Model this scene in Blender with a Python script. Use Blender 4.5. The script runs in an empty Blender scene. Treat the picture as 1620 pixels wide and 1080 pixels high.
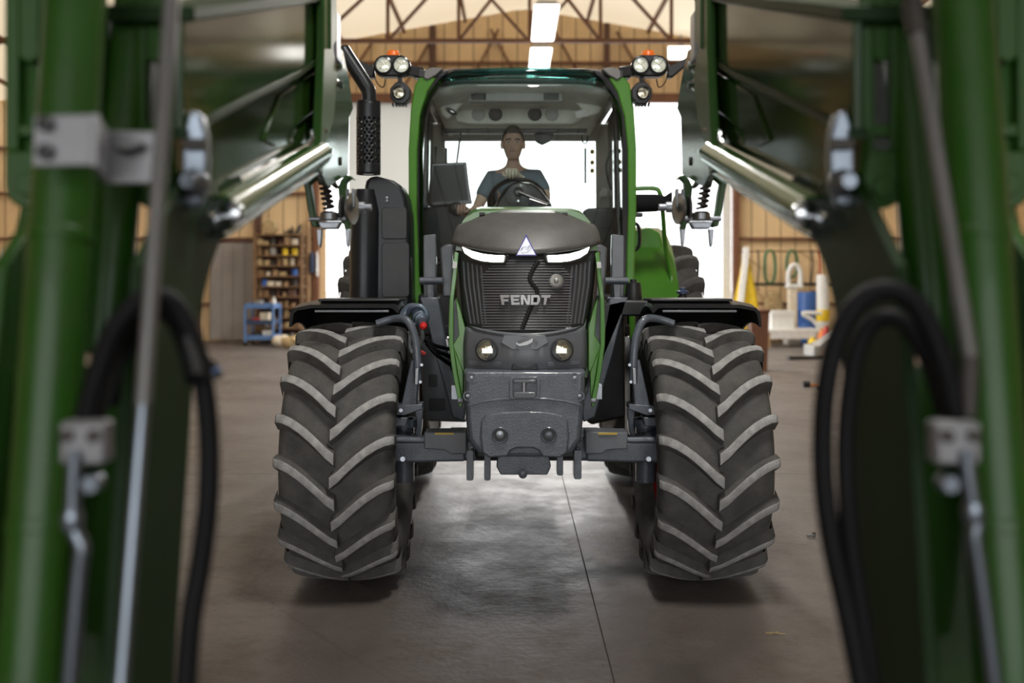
import bpy, bmesh, math, random
from mathutils import Vector, Matrix, Euler

random.seed(7)
scene = bpy.context.scene
COL = scene.collection
PI = math.pi
R = math.radians

# ------------------------------------------------------------------ camera
F_PX, HORIZON, CAM_H = 1547.0, 440.0, 1.6
cam_data = bpy.data.cameras.new('camera')
cam_data.sensor_width = 36.0
cam_data.lens = 36.0 * F_PX / 1620.0
cam_data.shift_y = -(540.0 - HORIZON) / 1620.0
cam_data.clip_start = 0.05
cam_data.clip_end = 300
cam_data.dof.use_dof = True
cam_data.dof.focus_distance = 4.9
cam_data.dof.aperture_fstop = 1.35
cam = bpy.data.objects.new('camera', cam_data)
cam.location = (0, 0, CAM_H)
cam.rotation_euler = (PI / 2, 0, 0)
COL.objects.link(cam)
scene.camera = cam

# ------------------------------------------------------------------ world, light, exposure
world = bpy.data.worlds.new('overcast_sky')
scene.world = world
world.use_nodes = True
bg = world.node_tree.nodes['Background']
bg.inputs[0].default_value = (0.97, 0.985, 1.0, 1)
bg.inputs[1].default_value = 3.2


def portal(loc, rot, sx, sy):
    ld = bpy.data.lights.new('door_portal', 'AREA')
    ld.shape = 'RECTANGLE'
    ld.size, ld.size_y = sx, sy
    ld.cycles.is_portal = True
    lo = bpy.data.objects.new('door_portal', ld)
    lo.location = loc
    lo.rotation_euler = rot
    COL.objects.link(lo)


portal((0.36, 24.95, 3.0), (-PI / 2, 0, 0), 10.5, 6.0)
portal((0, -9.05, 2.7), (PI / 2, 0, 0), 12.0, 5.4)
LAMP_POWER = 260.0
scene.view_settings.view_transform = 'Standard'
scene.view_settings.look = 'None'
scene.view_settings.gamma = 1.0
scene.view_settings.use_curve_mapping = False
scene.view_settings.exposure = 0.42


# ------------------------------------------------------------------ helpers
def at(px, py, Y):
    """real-world point for a spot of the photograph whose distance Y is known"""
    return Vector(((px - 810.0) * Y / F_PX, Y, CAM_H - (py - HORIZON) * Y / F_PX))


ORG = {}


class MB:
    def __init__(self):
        self.v, self.f, self.m = [], [], []

    def add(self, verts, faces, mi=0):
        b = len(self.v)
        self.v += [Vector(p) for p in verts]
        self.f += [tuple(i + b for i in fc) for fc in faces]
        self.m += [mi] * len(faces)
        return self

    def box(self, c, s, rot=None, mi=0):
        c = Vector(c)
        hx, hy, hz = s[0] / 2, s[1] / 2, s[2] / 2
        pts = [Vector((x, y, z)) for z in (-hz, hz) for y in (-hy, hy) for x in (-hx, hx)]
        if rot is not None:
            e = Euler(rot).to_matrix()
            pts = [e @ p for p in pts]
        return self.add([c + p for p in pts],
                        [(0, 2, 3, 1), (4, 5, 7, 6), (0, 1, 5, 4), (2, 6, 7, 3), (0, 4, 6, 2), (1, 3, 7, 5)], mi)

    def bx(self, x0, x1, y0, y1, z0, z1, mi=0):
        return self.box(((x0 + x1) / 2, (y0 + y1) / 2, (z0 + z1) / 2), (abs(x1 - x0), abs(y1 - y0), abs(z1 - z0)), None, mi)

    def prism(self, pts, vec, mi=0):
        n = len(pts)
        pts = [Vector(p) for p in pts]
        vec = Vector(vec)
        fs = [tuple(range(n - 1, -1, -1)), tuple(range(n, 2 * n))]
        fs += [(i, (i + 1) % n, n + (i + 1) % n, n + i) for i in range(n)]
        return self.add(pts + [p + vec for p in pts], fs, mi)

    def bar(self, a, b, w, h=None, up=(0, 0, 1), mi=0):
        a, b = Vector(a), Vector(b)
        h = h or w
        d = (b - a).normalized()
        u = Vector(up)
        if abs(d.dot(u)) > 0.98:
            u = Vector((0, 1, 0))
        s = d.cross(u).normalized()
        u = s.cross(d).normalized()
        q = [s * (w / 2) * i + u * (h / 2) * j for i, j in ((-1, -1), (1, -1), (1, 1), (-1, 1))]
        return self.prism([a + k for k in q], b - a, mi)

    def tube(self, path, r, n=10, caps=True, mi=0, closed=False):
        path = [Vector(p) for p in path]
        k = len(path)
        rr = r if isinstance(r, (list, tuple)) else [r] * k
        rings = []
        prev = None
        for i, p in enumerate(path):
            if closed:
                d = path[(i + 1) % k] - path[i - 1]
            else:
                d = path[min(i + 1, k - 1)] - path[max(i - 1, 0)]
            d.normalize()
            if prev is None:
                a = Vector((0, 0, 1)) if abs(d.z) < 0.9 else Vector((1, 0, 0))
                s = d.cross(a).normalized()
            else:
                s = (prev - d * prev.dot(d)).normalized()
            prev = s
            t = d.cross(s)
            rings.append([p + (s * math.cos(2 * PI * j / n) + t * math.sin(2 * PI * j / n)) * rr[i] for j in range(n)])
        return self.loft(rings, caps and not closed, closed, mi)

    def loft(self, rings, caps=True, closed=False, mi=0, ring_closed=True):
        n = len(rings[0])
        k = len(rings)
        vs = [p for r in rings for p in r]
        fs = []
        for i in range(k if closed else k - 1):
            a, b = i * n, ((i + 1) % k) * n
            for j in range(n if ring_closed else n - 1):
                j2 = (j + 1) % n
                fs.append((a + j, a + j2, b + j2, b + j))
        if caps:
            fs.append(tuple(range(n - 1, -1, -1)))
            fs.append(tuple((k - 1) * n + j for j in range(n)))
        return self.add(vs, fs, mi)

    def lathe(self, prof, o, axis, n=24, caps=True, mi=0, closed=False):
        """prof: list of (radius, offset along axis)"""
        o, ax = Vector(o), Vector(axis).normalized()
        a = Vector((0, 0, 1)) if abs(ax.z) < 0.9 else Vector((1, 0, 0))
        s = ax.cross(a).normalized()
        t = ax.cross(s)
        rings = [[o + ax * h + (s * math.cos(2 * PI * j / n) + t * math.sin(2 * PI * j / n)) * max(r, 1e-4) for j in range(n)]
                 for r, h in prof]
        return self.loft(rings, caps and not closed, closed, mi)

    def cyl(self, a, b, r, n=16, mi=0):
        a, b = Vector(a), Vector(b)
        return self.lathe([(r, 0), (r, (b - a).length)], a, b - a, n, True, mi)

    def ell(self, c, r, nu=16, nv=10, mi=0, rot=None):
        c = Vector(c)
        rings = []
        for i in range(nv + 1):
            th = PI * i / nv
            ring = []
            for j in range(nu):
                ph = 2 * PI * j / nu
                p = Vector((max(math.sin(th), 1e-3) * math.cos(ph) * r[0], max(math.sin(th), 1e-3) * math.sin(ph) * r[1], math.cos(th) * r[2]))
                if rot is not None:
                    p = Euler(rot).to_matrix() @ p
                ring.append(c + p)
            rings.append(ring)
        return self.loft(rings, True, False, mi)

    def grid(self, fn, nu, nv, mi=0):
        vs = [fn(i / nu, j / nv) for j in range(nv + 1) for i in range(nu + 1)]
        fs = [(j * (nu + 1) + i, j * (nu + 1) + i + 1, (j + 1) * (nu + 1) + i + 1, (j + 1) * (nu + 1) + i)
              for j in range(nv) for i in range(nu)]
        return self.add(vs, fs, mi)

    def mirror(self, xc):
        for p in self.v:
            p.x = 2 * xc - p.x
        return self

    def build(self, name, mats, parent=None, bevel=0.0, smooth=True, angle=38, seg=2, solid=0.0, solid_off=0, subsurf=0, loc=None):
        org = ORG.get(parent.name, Vector((0, 0, 0))) if parent else Vector((0, 0, 0))
        if loc is not None:                       # own origin, given in world space
            base = Vector(loc)
        else:
            base = org
        me = bpy.data.meshes.new(name)
        me.from_pydata([p - base for p in self.v], [], self.f)
        mats = mats if isinstance(mats, (list, tuple)) else [mats]
        for m in mats:
            me.materials.append(MAT[m])
        if len(mats) > 1:
            me.polygons.foreach_set('material_index', self.m)
        b = bmesh.new()
        b.from_mesh(me)
        bmesh.ops.recalc_face_normals(b, faces=b.faces)
        b.to_mesh(me)
        b.free()
        if smooth:
            me.polygons.foreach_set('use_smooth', [True] * len(me.polygons))
            me.set_sharp_from_angle(angle=R(angle))
        o = bpy.data.objects.new(name, me)
        COL.objects.link(o)
        if parent:
            o.parent = parent
            if loc is not None:
                o.location = base - org
        elif loc is not None:
            o.location = base
        ORG[o.name] = base
        if solid:
            md = o.modifiers.new('thickness', 'SOLIDIFY')
            md.thickness = solid
            md.offset = solid_off
        if bevel:
            md = o.modifiers.new('bevel', 'BEVEL')
            md.width = bevel
            md.segments = seg
            md.limit_method = 'ANGLE'
            md.angle_limit = R(35)
        if subsurf:
            md = o.modifiers.new('subsurf', 'SUBSURF')
            md.levels = md.render_levels = subsurf
        return o


def tag(o, label=None, cat=None, group=None, kind=None):
    if label:
        o['label'] = label
    if cat:
        o['category'] = cat
    if group:
        o['group'] = group
    if kind:
        o['kind'] = kind
    return o


def empty(name, loc=(0, 0, 0), **kw):
    o = bpy.data.objects.new(name, None)
    o.empty_display_size = 0.1
    o.location = loc
    COL.objects.link(o)
    ORG[o.name] = Vector(loc)
    return tag(o, **kw)


def copy_obj(o, parent, loc=None, rot=None, scale=None):
    c = o.copy()
    COL.objects.link(c)
    c.parent = parent
    if loc is not None:
        c.location = loc
    if rot is not None:
        c.rotation_euler = rot
    if scale is not None:
        c.scale = scale
    return c


def smooth_path(pts, sub=6):
    pts = [Vector(p) for p in pts]
    out = []
    k = len(pts)
    for i in range(k - 1):
        p0, p1, p2, p3 = pts[max(i - 1, 0)], pts[i], pts[i + 1], pts[min(i + 2, k - 1)]
        for j in range(sub):
            t = j / sub
            out.append(0.5 * ((2 * p1) + (p2 - p0) * t + (2 * p0 - 5 * p1 + 4 * p2 - p3) * t * t + (3 * p1 - p0 - 3 * p2 + p3) * t ** 3))
    out.append(pts[-1])
    return out


# ------------------------------------------------------------------ materials
MAT = {}


def M(name, col, rough=0.5, metal=0.0, coat=0.0, var=0.12, scale=9.0, bump=0.0, bscale=60.0, emit=0.0, spec=0.5, dust=None, dscale=5.0, damt=0.5, trans=0.0, rvar=0.0):
    m = bpy.data.materials.new(name)
    m.use_nodes = True
    nt = m.node_tree
    b = nt.nodes['Principled BSDF']
    tc = nt.nodes.new('ShaderNodeTexCoord')
    nz = nt.nodes.new('ShaderNodeTexNoise')
    nz.inputs['Scale'].default_value = scale
    nz.inputs['Detail'].default_value = 5
    nt.links.new(tc.outputs['Object'], nz.inputs['Vector'])
    rp = nt.nodes.new('ShaderNodeValToRGB')
    rp.color_ramp.elements[0].position = 0.3
    rp.color_ramp.elements[1].position = 0.7
    c = Vector(col)
    rp.color_ramp.elements[0].color = (*(c * (1 - var)), 1)
    rp.color_ramp.elements[1].color = (*[min(1, k) for k in c * (1 + var)], 1)
    nt.links.new(nz.outputs['Fac'], rp.inputs['Fac'])
    last = rp.outputs['Color']
    if dust is not None:
        n2 = nt.nodes.new('ShaderNodeTexNoise')
        n2.inputs['Scale'].default_value = dscale
        n2.inputs['Detail'].default_value = 8
        n2.inputs['Roughness'].default_value = 0.7
        nt.links.new(tc.outputs['Object'], n2.inputs['Vector'])
        r2 = nt.nodes.new('ShaderNodeValToRGB')
        r2.color_ramp.elements[0].position = 0.42
        r2.color_ramp.elements[1].position = 0.68
        r2.color_ramp.elements[0].color = (0, 0, 0, 1)
        r2.color_ramp.elements[1].color = (damt, damt, damt, 1)
        nt.links.new(n2.outputs['Fac'], r2.inputs['Fac'])
        mx = nt.nodes.new('ShaderNodeMix')
        mx.data_type = 'RGBA'
        nt.links.new(r2.outputs['Color'], mx.inputs['Factor'])
        nt.links.new(last, mx.inputs['A'])
        mx.inputs['B'].default_value = (*dust, 1)
        last = mx.outputs['Result']
    nt.links.new(last, b.inputs['Base Color'])
    b.inputs['Roughness'].default_value = rough
    if rvar:
        mr = nt.nodes.new('ShaderNodeMapRange')
        mr.inputs['To Min'].default_value = max(0.02, rough - rvar)
        mr.inputs['To Max'].default_value = min(1, rough + rvar)
        nt.links.new(nz.outputs['Fac'], mr.inputs['Value'])
        nt.links.new(mr.outputs['Result'], b.inputs['Roughness'])
    b.inputs['Metallic'].default_value = metal
    b.inputs['Coat Weight'].default_value = coat
    b.inputs['Coat Roughness'].default_value = 0.04
    b.inputs['Specular IOR Level'].default_value = spec
    if emit:
        b.inputs['Emission Color'].default_value = (*col, 1)
        b.inputs['Emission Strength'].default_value = emit
    if bump:
        n3 = nt.nodes.new('ShaderNodeTexNoise')
        n3.inputs['Scale'].default_value = bscale
        n3.inputs['Detail'].default_value = 4
        nt.links.new(tc.outputs['Object'], n3.inputs['Vector'])
        bp = nt.nodes.new('ShaderNodeBump')
        bp.inputs['Strength'].default_value = bump
        bp.inputs['Distance'].default_value = 0.01
        nt.links.new(n3.outputs['Fac'], bp.inputs['Height'])
        nt.links.new(bp.outputs['Normal'], b.inputs['Normal'])
    MAT[name] = m
    return m


def glass_mat(name, tint, refl=1.0, rough=0.0):
    m = bpy.data.materials.new(name)
    m.use_nodes = True
    nt = m.node_tree
    nt.nodes.remove(nt.nodes['Principled BSDF'])
    out = nt.nodes['Material Output']
    tr = nt.nodes.new('ShaderNodeBsdfTransparent')
    tr.inputs[0].default_value = (*tint, 1)
    gl = nt.nodes.new('ShaderNodeBsdfGlossy')
    gl.inputs['Roughness'].default_value = rough
    gl.inputs['Color'].default_value = (refl, refl, refl, 1)
    fr = nt.nodes.new('ShaderNodeFresnel')
    fr.inputs['IOR'].default_value = 1.5
    mx = nt.nodes.new('ShaderNodeMixShader')
    nt.links.new(fr.outputs[0], mx.inputs[0])
    nt.links.new(tr.outputs[0], mx.inputs[1])
    nt.links.new(gl.outputs[0], mx.inputs[2])
    nt.links.new(mx.outputs[0], out.inputs['Surface'])
    MAT[name] = m


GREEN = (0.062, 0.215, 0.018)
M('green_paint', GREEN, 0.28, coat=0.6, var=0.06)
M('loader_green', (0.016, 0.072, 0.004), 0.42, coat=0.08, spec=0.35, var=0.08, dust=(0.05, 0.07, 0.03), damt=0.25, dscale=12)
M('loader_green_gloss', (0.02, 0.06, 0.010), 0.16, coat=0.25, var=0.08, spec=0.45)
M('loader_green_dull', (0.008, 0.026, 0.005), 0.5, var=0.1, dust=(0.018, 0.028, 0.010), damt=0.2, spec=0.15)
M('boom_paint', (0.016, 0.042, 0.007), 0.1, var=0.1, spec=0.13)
M('green_satin', GREEN, 0.5, var=0.08)
M('loader_chrome', (0.20, 0.23, 0.27), 0.32, metal=0.9, var=0.1)
M('slate_cast', (0.102, 0.118, 0.145), 0.27, coat=0.35, var=0.12, scale=20, bump=0.25, bscale=160, dust=(0.12, 0.12, 0.12), damt=0.25)
M('slate_plastic', (0.122, 0.133, 0.15), 0.42, coat=0.2, var=0.08, scale=14, dust=(0.11, 0.105, 0.1), damt=0.3)
M('bonnet_grey', (0.088, 0.086, 0.083), 0.42, var=0.08, scale=20, dust=(0.15, 0.14, 0.125), damt=0.4)
M('black_plastic', (0.016, 0.017, 0.018), 0.42, var=0.2, dust=(0.045, 0.043, 0.04), damt=0.3)
M('grille_dark', (0.045, 0.046, 0.048), 0.4, var=0.1)
M('black_gloss', (0.012, 0.013, 0.015), 0.22, coat=0.4, var=0.2)
M('exhaust_black', (0.018, 0.02, 0.023), 0.34, metal=0.3, var=0.15)
M('rubber', (0.064, 0.063, 0.060), 0.78, var=0.25, scale=12, bump=0.35, bscale=90, dust=(0.125, 0.115, 0.10), damt=0.6, dscale=7)
M('pale_rubber', (0.36, 0.36, 0.35), 0.85, var=0.2, scale=18, bump=0.4, bscale=120, dust=(0.16, 0.15, 0.14), damt=0.6, dscale=14)  # paler rubber for the outer faces of the front lugs
M('hose_rubber', (0.005, 0.005, 0.006), 0.6, var=0.2, spec=0.15)
M('matte_black', (0.012, 0.012, 0.013), 0.85, var=0.1, spec=0.15)
M('red_paint', (0.32, 0.012, 0.012), 0.4, var=0.15)
M('steel', (0.26, 0.27, 0.28), 0.38, metal=1.0, var=0.15, rvar=0.1)
M('chrome', (0.5, 0.52, 0.54), 0.16, metal=1.0, var=0.06)
M('zinc', (0.38, 0.40, 0.44), 0.38, metal=0.8, var=0.15, scale=25)
M('grey_rod', (0.15, 0.148, 0.142), 0.4, metal=0.3, var=0.1)
M('bare_aluminium', (0.24, 0.24, 0.25), 0.45, metal=0.5, var=0.1)
M('led_white', (0.95, 1.0, 0.92), 0.3, emit=5.0, var=0)
M('emblem_white', (0.9, 0.92, 1.0), 0.3, emit=0.35, var=0)
M('emblem_blue', (0.12, 0.1, 0.42), 0.3, var=0)
M('emblem_line', (0.16, 0.16, 0.26), 0.5, var=0)
M('lamp_lens', (0.85, 0.88, 0.72), 0.12, metal=0.55, var=0.25, scale=60, emit=0.25)
M('lamp_dim', (0.7, 0.66, 0.5), 0.12, metal=0.75, var=0.4, scale=50)
M('silver_print', (0.55, 0.55, 0.56), 0.35, metal=0.25, var=0.1)
M('slat_grey', (0.16, 0.16, 0.165), 0.35, var=0.1)
M('amber', (0.8, 0.16, 0.02), 0.3, var=0.1, emit=0.15)
M('red_cap', (0.75, 0.02, 0.02), 0.35, var=0.05)
M('yellow_sticker', (0.55, 0.38, 0.05), 0.5, var=0.1)
M('cab_grey', (0.42, 0.43, 0.42), 0.6, var=0.06)
M('cab_light', (0.75, 0.76, 0.70), 0.6, var=0.06)
M('cab_dark', (0.035, 0.04, 0.045), 0.5, var=0.1)
M('roof_grey', (0.20, 0.19, 0.185), 0.5, var=0.06)
M('screen', (0.02, 0.022, 0.025), 0.12, var=0.05)
M('skin', (0.62, 0.42, 0.33), 0.55, var=0.06, scale=30)
M('lips', (0.36, 0.17, 0.14), 0.5, var=0.05)
M('hair', (0.04, 0.028, 0.022), 0.7, var=0.3, scale=80)
M('shirt', (0.17, 0.21, 0.26), 0.85, var=0.12, scale=25)
M('trousers', (0.04, 0.045, 0.06), 0.85, var=0.1)
M('glove', (0.55, 0.52, 0.42), 0.7, var=0.1, scale=40)
M('eye_white', (0.7, 0.7, 0.68), 0.3, var=0)
M('eye_dark', (0.03, 0.02, 0.015), 0.2, var=0)
M('tan_sheet', (0.74, 0.54, 0.31), 0.5, var=0.07, scale=2)
M('brown_steel', (0.16, 0.066, 0.032), 0.6, var=0.15, scale=4)
M('dark_brown', (0.10, 0.045, 0.028), 0.6, var=0.15)
M('roof_white', (0.74, 0.71, 0.66), 0.7, var=0.05, scale=1)
M('wood', (0.20, 0.115, 0.055), 0.7, var=0.25, scale=10)
M('pale_wood', (0.42, 0.27, 0.15), 0.7, var=0.2, scale=6)
M('grey_sheet', (0.30, 0.275, 0.26), 0.6, var=0.1, scale=1.5)
M('lamp_panel', (1.0, 0.98, 0.93), 0.4, emit=5.0, var=0)
M('white_paint', (0.72, 0.72, 0.70), 0.5, var=0.06)
M('cream', (0.66, 0.58, 0.46), 0.6, var=0.1)
M('yellow', (0.72, 0.50, 0.02), 0.6, var=0.12)
M('blue', (0.03, 0.12, 0.42), 0.45, var=0.1)
M('pale_blue', (0.10, 0.20, 0.42), 0.4, var=0.1)
M('dark_blue', (0.03, 0.05, 0.11), 0.45, var=0.1)
M('hose_green', (0.04, 0.13, 0.05), 0.5, var=0.1)
M('dark_iron', (0.05, 0.045, 0.04), 0.55, metal=0.4, var=0.2)
M('sack', (0.42, 0.31, 0.16), 0.9, var=0.25, scale=14, bump=0.3)
M('cardboard', (0.34, 0.22, 0.12), 0.85, var=0.15)
M('tin', (0.35, 0.34, 0.32), 0.45, metal=0.5, var=0.15)
M('red_plastic', (0.5, 0.04, 0.03), 0.45, var=0.1)
M('orange', (0.65, 0.2, 0.03), 0.5, var=0.1)
M('gravel', (0.55, 0.53, 0.50), 0.9, var=0.15, scale=3)
M('joint_fill', (0.06, 0.045, 0.034), 0.9, var=0.2)
M('coupling_blue', (0.15, 0.19, 0.24), 0.4, metal=0.4, var=0.15)
M('straw', (0.35, 0.25, 0.10), 0.8, var=0.1)
glass_mat('cab_glass', (0.94, 0.965, 0.955))
glass_mat('side_glass', (0.95, 0.98, 0.97))
glass_mat('sunband', (0.42, 0.80, 0.76))
glass_mat('clear_lens', (0.95, 0.96, 0.95))

# translucent sliding-door sheet
m = bpy.data.materials.new('door_sheet')
m.use_nodes = True
nt = m.node_tree
b = nt.nodes['Principled BSDF']
b.inputs['Base Color'].default_value = (0.62, 0.62, 0.60, 1)
b.inputs['Roughness'].default_value = 0.6
tl = nt.nodes.new('ShaderNodeBsdfTranslucent')
tl.inputs[0].default_value = (0.6, 0.6, 0.58, 1)
mx = nt.nodes.new('ShaderNodeMixShader')
mx.inputs[0].default_value = 0.55
nt.links.new(b.outputs[0], mx.inputs[1])
nt.links.new(tl.outputs[0], mx.inputs[2])
nt.links.new(mx.outputs[0], nt.nodes['Material Output'].inputs['Surface'])
MAT['door_sheet'] = m

m = bpy.data.materials.new('roof_sheet')
m.use_nodes = True
nt = m.node_tree
b = nt.nodes['Principled BSDF']
b.inputs['Base Color'].default_value = (0.72, 0.68, 0.60, 1)
b.inputs['Roughness'].default_value = 0.6
tl = nt.nodes.new('ShaderNodeBsdfTranslucent')
tl.inputs[0].default_value = (0.80, 0.66, 0.46, 1)
mx = nt.nodes.new('ShaderNodeMixShader')
mx.inputs[0].default_value = 0.22
nt.links.new(b.outputs[0], mx.inputs[1])
nt.links.new(tl.outputs[0], mx.inputs[2])
nt.links.new(mx.outputs[0], nt.nodes['Material Output'].inputs['Surface'])
MAT['roof_sheet'] = m


def concrete():
    m = bpy.data.materials.new('concrete')
    m.use_nodes = True
    nt = m.node_tree
    L = nt.links.new
    b = nt.nodes['Principled BSDF']
    geo = nt.nodes.new('ShaderNodeNewGeometry')

    def noise(s, d=6, r=0.6):
        n = nt.nodes.new('ShaderNodeTexNoise')
        n.inputs['Scale'].default_value = s
        n.inputs['Detail'].default_value = d
        n.inputs['Roughness'].default_value = r
        L(geo.outputs['Position'], n.inputs['Vector'])
        return n

    def ramp(src, stops):
        r = nt.nodes.new('ShaderNodeValToRGB')
        e = r.color_ramp.elements
        e[0].position, e[0].color = stops[0][0], (*stops[0][1], 1)
        e[1].position, e[1].color = stops[-1][0], (*stops[-1][1], 1)
        for p, c in stops[1:-1]:
            k = e.new(p)
            k.color = (*c, 1)
        L(src, r.inputs['Fac'])
        return r

    def mix(fac, a, bb):
        k = nt.nodes.new('ShaderNodeMix')
        k.data_type = 'RGBA'
        L(fac, k.inputs['Factor'])
        L(a, k.inputs['A'])
        if isinstance(bb, tuple):
            k.inputs['B'].default_value = (*bb, 1)
        else:
            L(bb, k.inputs['B'])
        return k.outputs['Result']
    n1 = noise(0.55, 7, 0.62)
    base = ramp(n1.outputs['Fac'], [(0.28, (0.068, 0.056, 0.050)), (0.5, (0.105, 0.089, 0.081)), (0.72, (0.145, 0.13, 0.124))])
    n2 = noise(3.2, 8, 0.75)
    st = ramp(n2.outputs['Fac'], [(0.52, (0, 0, 0)), (0.66, (0.55, 0.55, 0.55))])
    c = mix(st.outputs['Color'], base.outputs['Color'], (0.075, 0.052, 0.038))
    n3 = noise(26, 3, 0.6)
    sp = ramp(n3.outputs['Fac'], [(0.66, (0, 0, 0)), (0.71, (0.8, 0.8, 0.8))])
    c = mix(sp.outputs['Color'], c, (0.045, 0.035, 0.028))
    n4 = noise(1.3, 8, 0.8)
    pal = ramp(n4.outputs['Fac'], [(0.60, (0, 0, 0)), (0.72, (0.45, 0.45, 0.45))])
    c = mix(pal.outputs['Color'], c, (0.24, 0.24, 0.245))
    # hairline cracks
    vo = nt.nodes.new('ShaderNodeTexVoronoi')
    vo.feature = 'DISTANCE_TO_EDGE'
    vo.inputs['Scale'].default_value = 0.33
    ns = noise(1.2, 6, 0.7)
    va = nt.nodes.new('ShaderNodeMix')
    va.data_type = 'RGBA'
    va.inputs['Factor'].default_value = 0.22
    L(geo.outputs['Position'], va.inputs['A'])
    L(ns.outputs['Color'], va.inputs['B'])
    L(va.outputs['Result'], vo.inputs['Vector'])
    cr = ramp(vo.outputs['Distance'], [(0.0, (0.6, 0.6, 0.6)), (0.004, (0, 0, 0))])
    c = mix(cr.outputs['Color'], c, (0.07, 0.055, 0.045))
    L(c, b.inputs['Base Color'])
    rr = ramp(n2.outputs['Fac'], [(0.3, (0.38, 0.38, 0.38)), (0.7, (0.62, 0.62, 0.62))])
    L(rr.outputs['Color'], b.inputs['Roughness'])
    b.inputs['Specular IOR Level'].default_value = 0.4
    bp = nt.nodes.new('ShaderNodeBump')
    bp.inputs['Strength'].default_value = 0.25
    bp.inputs['Distance'].default_value = 0.01
    L(n3.outputs['Fac'], bp.inputs['Height'])
    L(bp.outputs['Normal'], b.inputs['Normal'])
    MAT['concrete'] = m


concrete()

# ------------------------------------------------------------------ the shed
YB, YF, XL, XR = 24.8, -9.0, -14.0, 14.0
APX, APZ, SLOPE = 0.36, 8.40, 0.175


def roof_z(x):
    return APZ - abs(x - APX) * SLOPE


# floor: base bed with concrete slabs laid on it
fl = MB().bx(XL, XR, YF - 1, YB + 0.2, -0.30, -0.007).build('floor', 'joint_fill')
tag(fl, kind='structure')
SL = 4.6
slab_src = None
for i in range(-3, 4):
    for j in range(-1, 7):
        x0, y0 = 0.405 + (i - 0) * SL - SL, -1.2 + (j - 1) * SL
        if x0 > XR or x0 + SL < XL:
            continue
        if slab_src is None:
            slab_src = MB().bx(0.002, SL - 0.002, 0.002, SL - 0.002, -0.02, 0).build('slab', 'concrete', fl, bevel=0.002)
            slab_src.location = (x0, y0, 0)
        else:
            copy_obj(slab_src, fl, (x0, y0, 0))
og = MB().bx(-70, 70, YB + 0.2, 120, -0.25, -0.06)
tag(og.build('ground_outside', 'gravel'), kind='structure')
og = MB().bx(-70, 70, -90, YF - 1, -0.25, -0.06)
tag(og.build('ground_forecourt', 'gravel'), kind='structure')

# roof: two slopes of white lining sheets with purlins
YO_ = 11.5                     # from here to the far gable the slopes are translucent sheets
ce = MB()
for s in (-1, 1):
    xe = XL - 0.2 if s < 0 else XR + 0.2
    ce.prism([(APX, YF - 0.5, APZ + 0.06), (xe, YF - 0.5, roof_z(xe) + 0.06), (xe, YF - 0.5, roof_z(xe) + 0.14), (APX, YF - 0.5, APZ + 0.14)], (0, YO_ - YF + 0.5, 0))
ceil = ce.build('ceiling', 'roof_white', smooth=False)
tag(ceil, kind='structure')
for s in (-1, 1):
    for k in range(9):
        xa, xb = APX + s * k * 1.55, APX + s * (k + 1) * 1.55
        MB().add([(xa, YO_, roof_z(xa) + 0.08), (xb, YO_, roof_z(xb) + 0.08), (xb, YB + 0.5, roof_z(xb) + 0.08), (xa, YB + 0.5, roof_z(xa) + 0.08)], [(0, 1, 2, 3)]).build('roof_sheet', 'roof_sheet', ceil, smooth=False)
for k in range(-8, 9):
    x = APX + k * 1.55
    if k == 0:
        continue
    MB().box((x, (YF + YB) / 2, roof_z(x) + 0.01), (0.07, YB - YF, 0.10)).build('purlin', 'brown_steel', ceil, smooth=False)

# far wall with its wide door opening: ribbed sheets, girts, posts, header
DX0, DX1, DZ = -4.86, 5.60, 6.05
wb = MB().prism([(XL, YB + 0.085, 0), (DX0, YB + 0.085, 0), (DX0, YB + 0.085, DZ), (DX1, YB + 0.085, DZ), (DX1, YB + 0.085, 0), (XR, YB + 0.085, 0),
                 (XR, YB + 0.085, roof_z(XR) + 0.05), (APX, YB + 0.085, APZ + 0.05), (XL, YB + 0.085, roof_z(XL) + 0.05)], (0, 0.06, 0))
wb = wb.build('wall_back', 'dark_brown', smooth=False)
tag(wb, kind='structure')
PW = 0.372


def sheet(x0, x1, z0, z1a, z1b):
    mb = MB()
    mb.prism([(x0 + 0.012, YB + 0.05, z0), (x1 - 0.012, YB + 0.05, z0), (x1 - 0.012, YB + 0.05, z1b), (x0 + 0.012, YB + 0.05, z1a)], (0, 0.02, 0))
    return mb.build('wall_panel', 'tan_sheet', wb, smooth=False)


x = XL
while x < XR - 0.01:
    x1 = min(x + PW, XR)
    mid = (x + x1) / 2
    z0 = DZ if DX0 < mid < DX1 else 0.0
    sheet(x, x1, z0, roof_z(x) + 0.06, roof_z(x1) + 0.06)
    x = x1
for z in (0.95, 2.6, 3.75, 4.9, 7.05):
    for (a, b_) in (((XL, XR),) if z > DZ else ((XL, DX0 - 0.1), (DX1 + 0.1, XR))):
        MB().bx(a, b_, YB - 0.07, YB + 0.02, z - 0.035, z + 0.035).build('girt', 'brown_steel', wb, smooth=False)
MB().bx(DX0 - 0.6, DX1 + 0.6, YB - 0.14, YB + 0.02, DZ - 0.02, DZ + 0.22).build('door_header', 'brown_steel', wb, bevel=0.01)
for xx in (DX0 - 0.10, DX1 + 0.06):
    MB().bx(xx - 0.08, xx + 0.08, YB - 0.16, YB + 0.05, 0, DZ).build('door_post', 'brown_steel', wb, bevel=0.01)
MB().bx(DX0 - 0.30, DX0 - 0.22, YB - 0.2, YB - 0.02, 0, 3.1).build('timber_post', 'pale_wood', wb, bevel=0.01)
MB().bx(DX1 - 0.28, DX1 - 0.05, YB - 0.05, YB + 0.0, 0, DZ).build('door_jamb_board', 'white_paint', wb, bevel=0.01)
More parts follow.
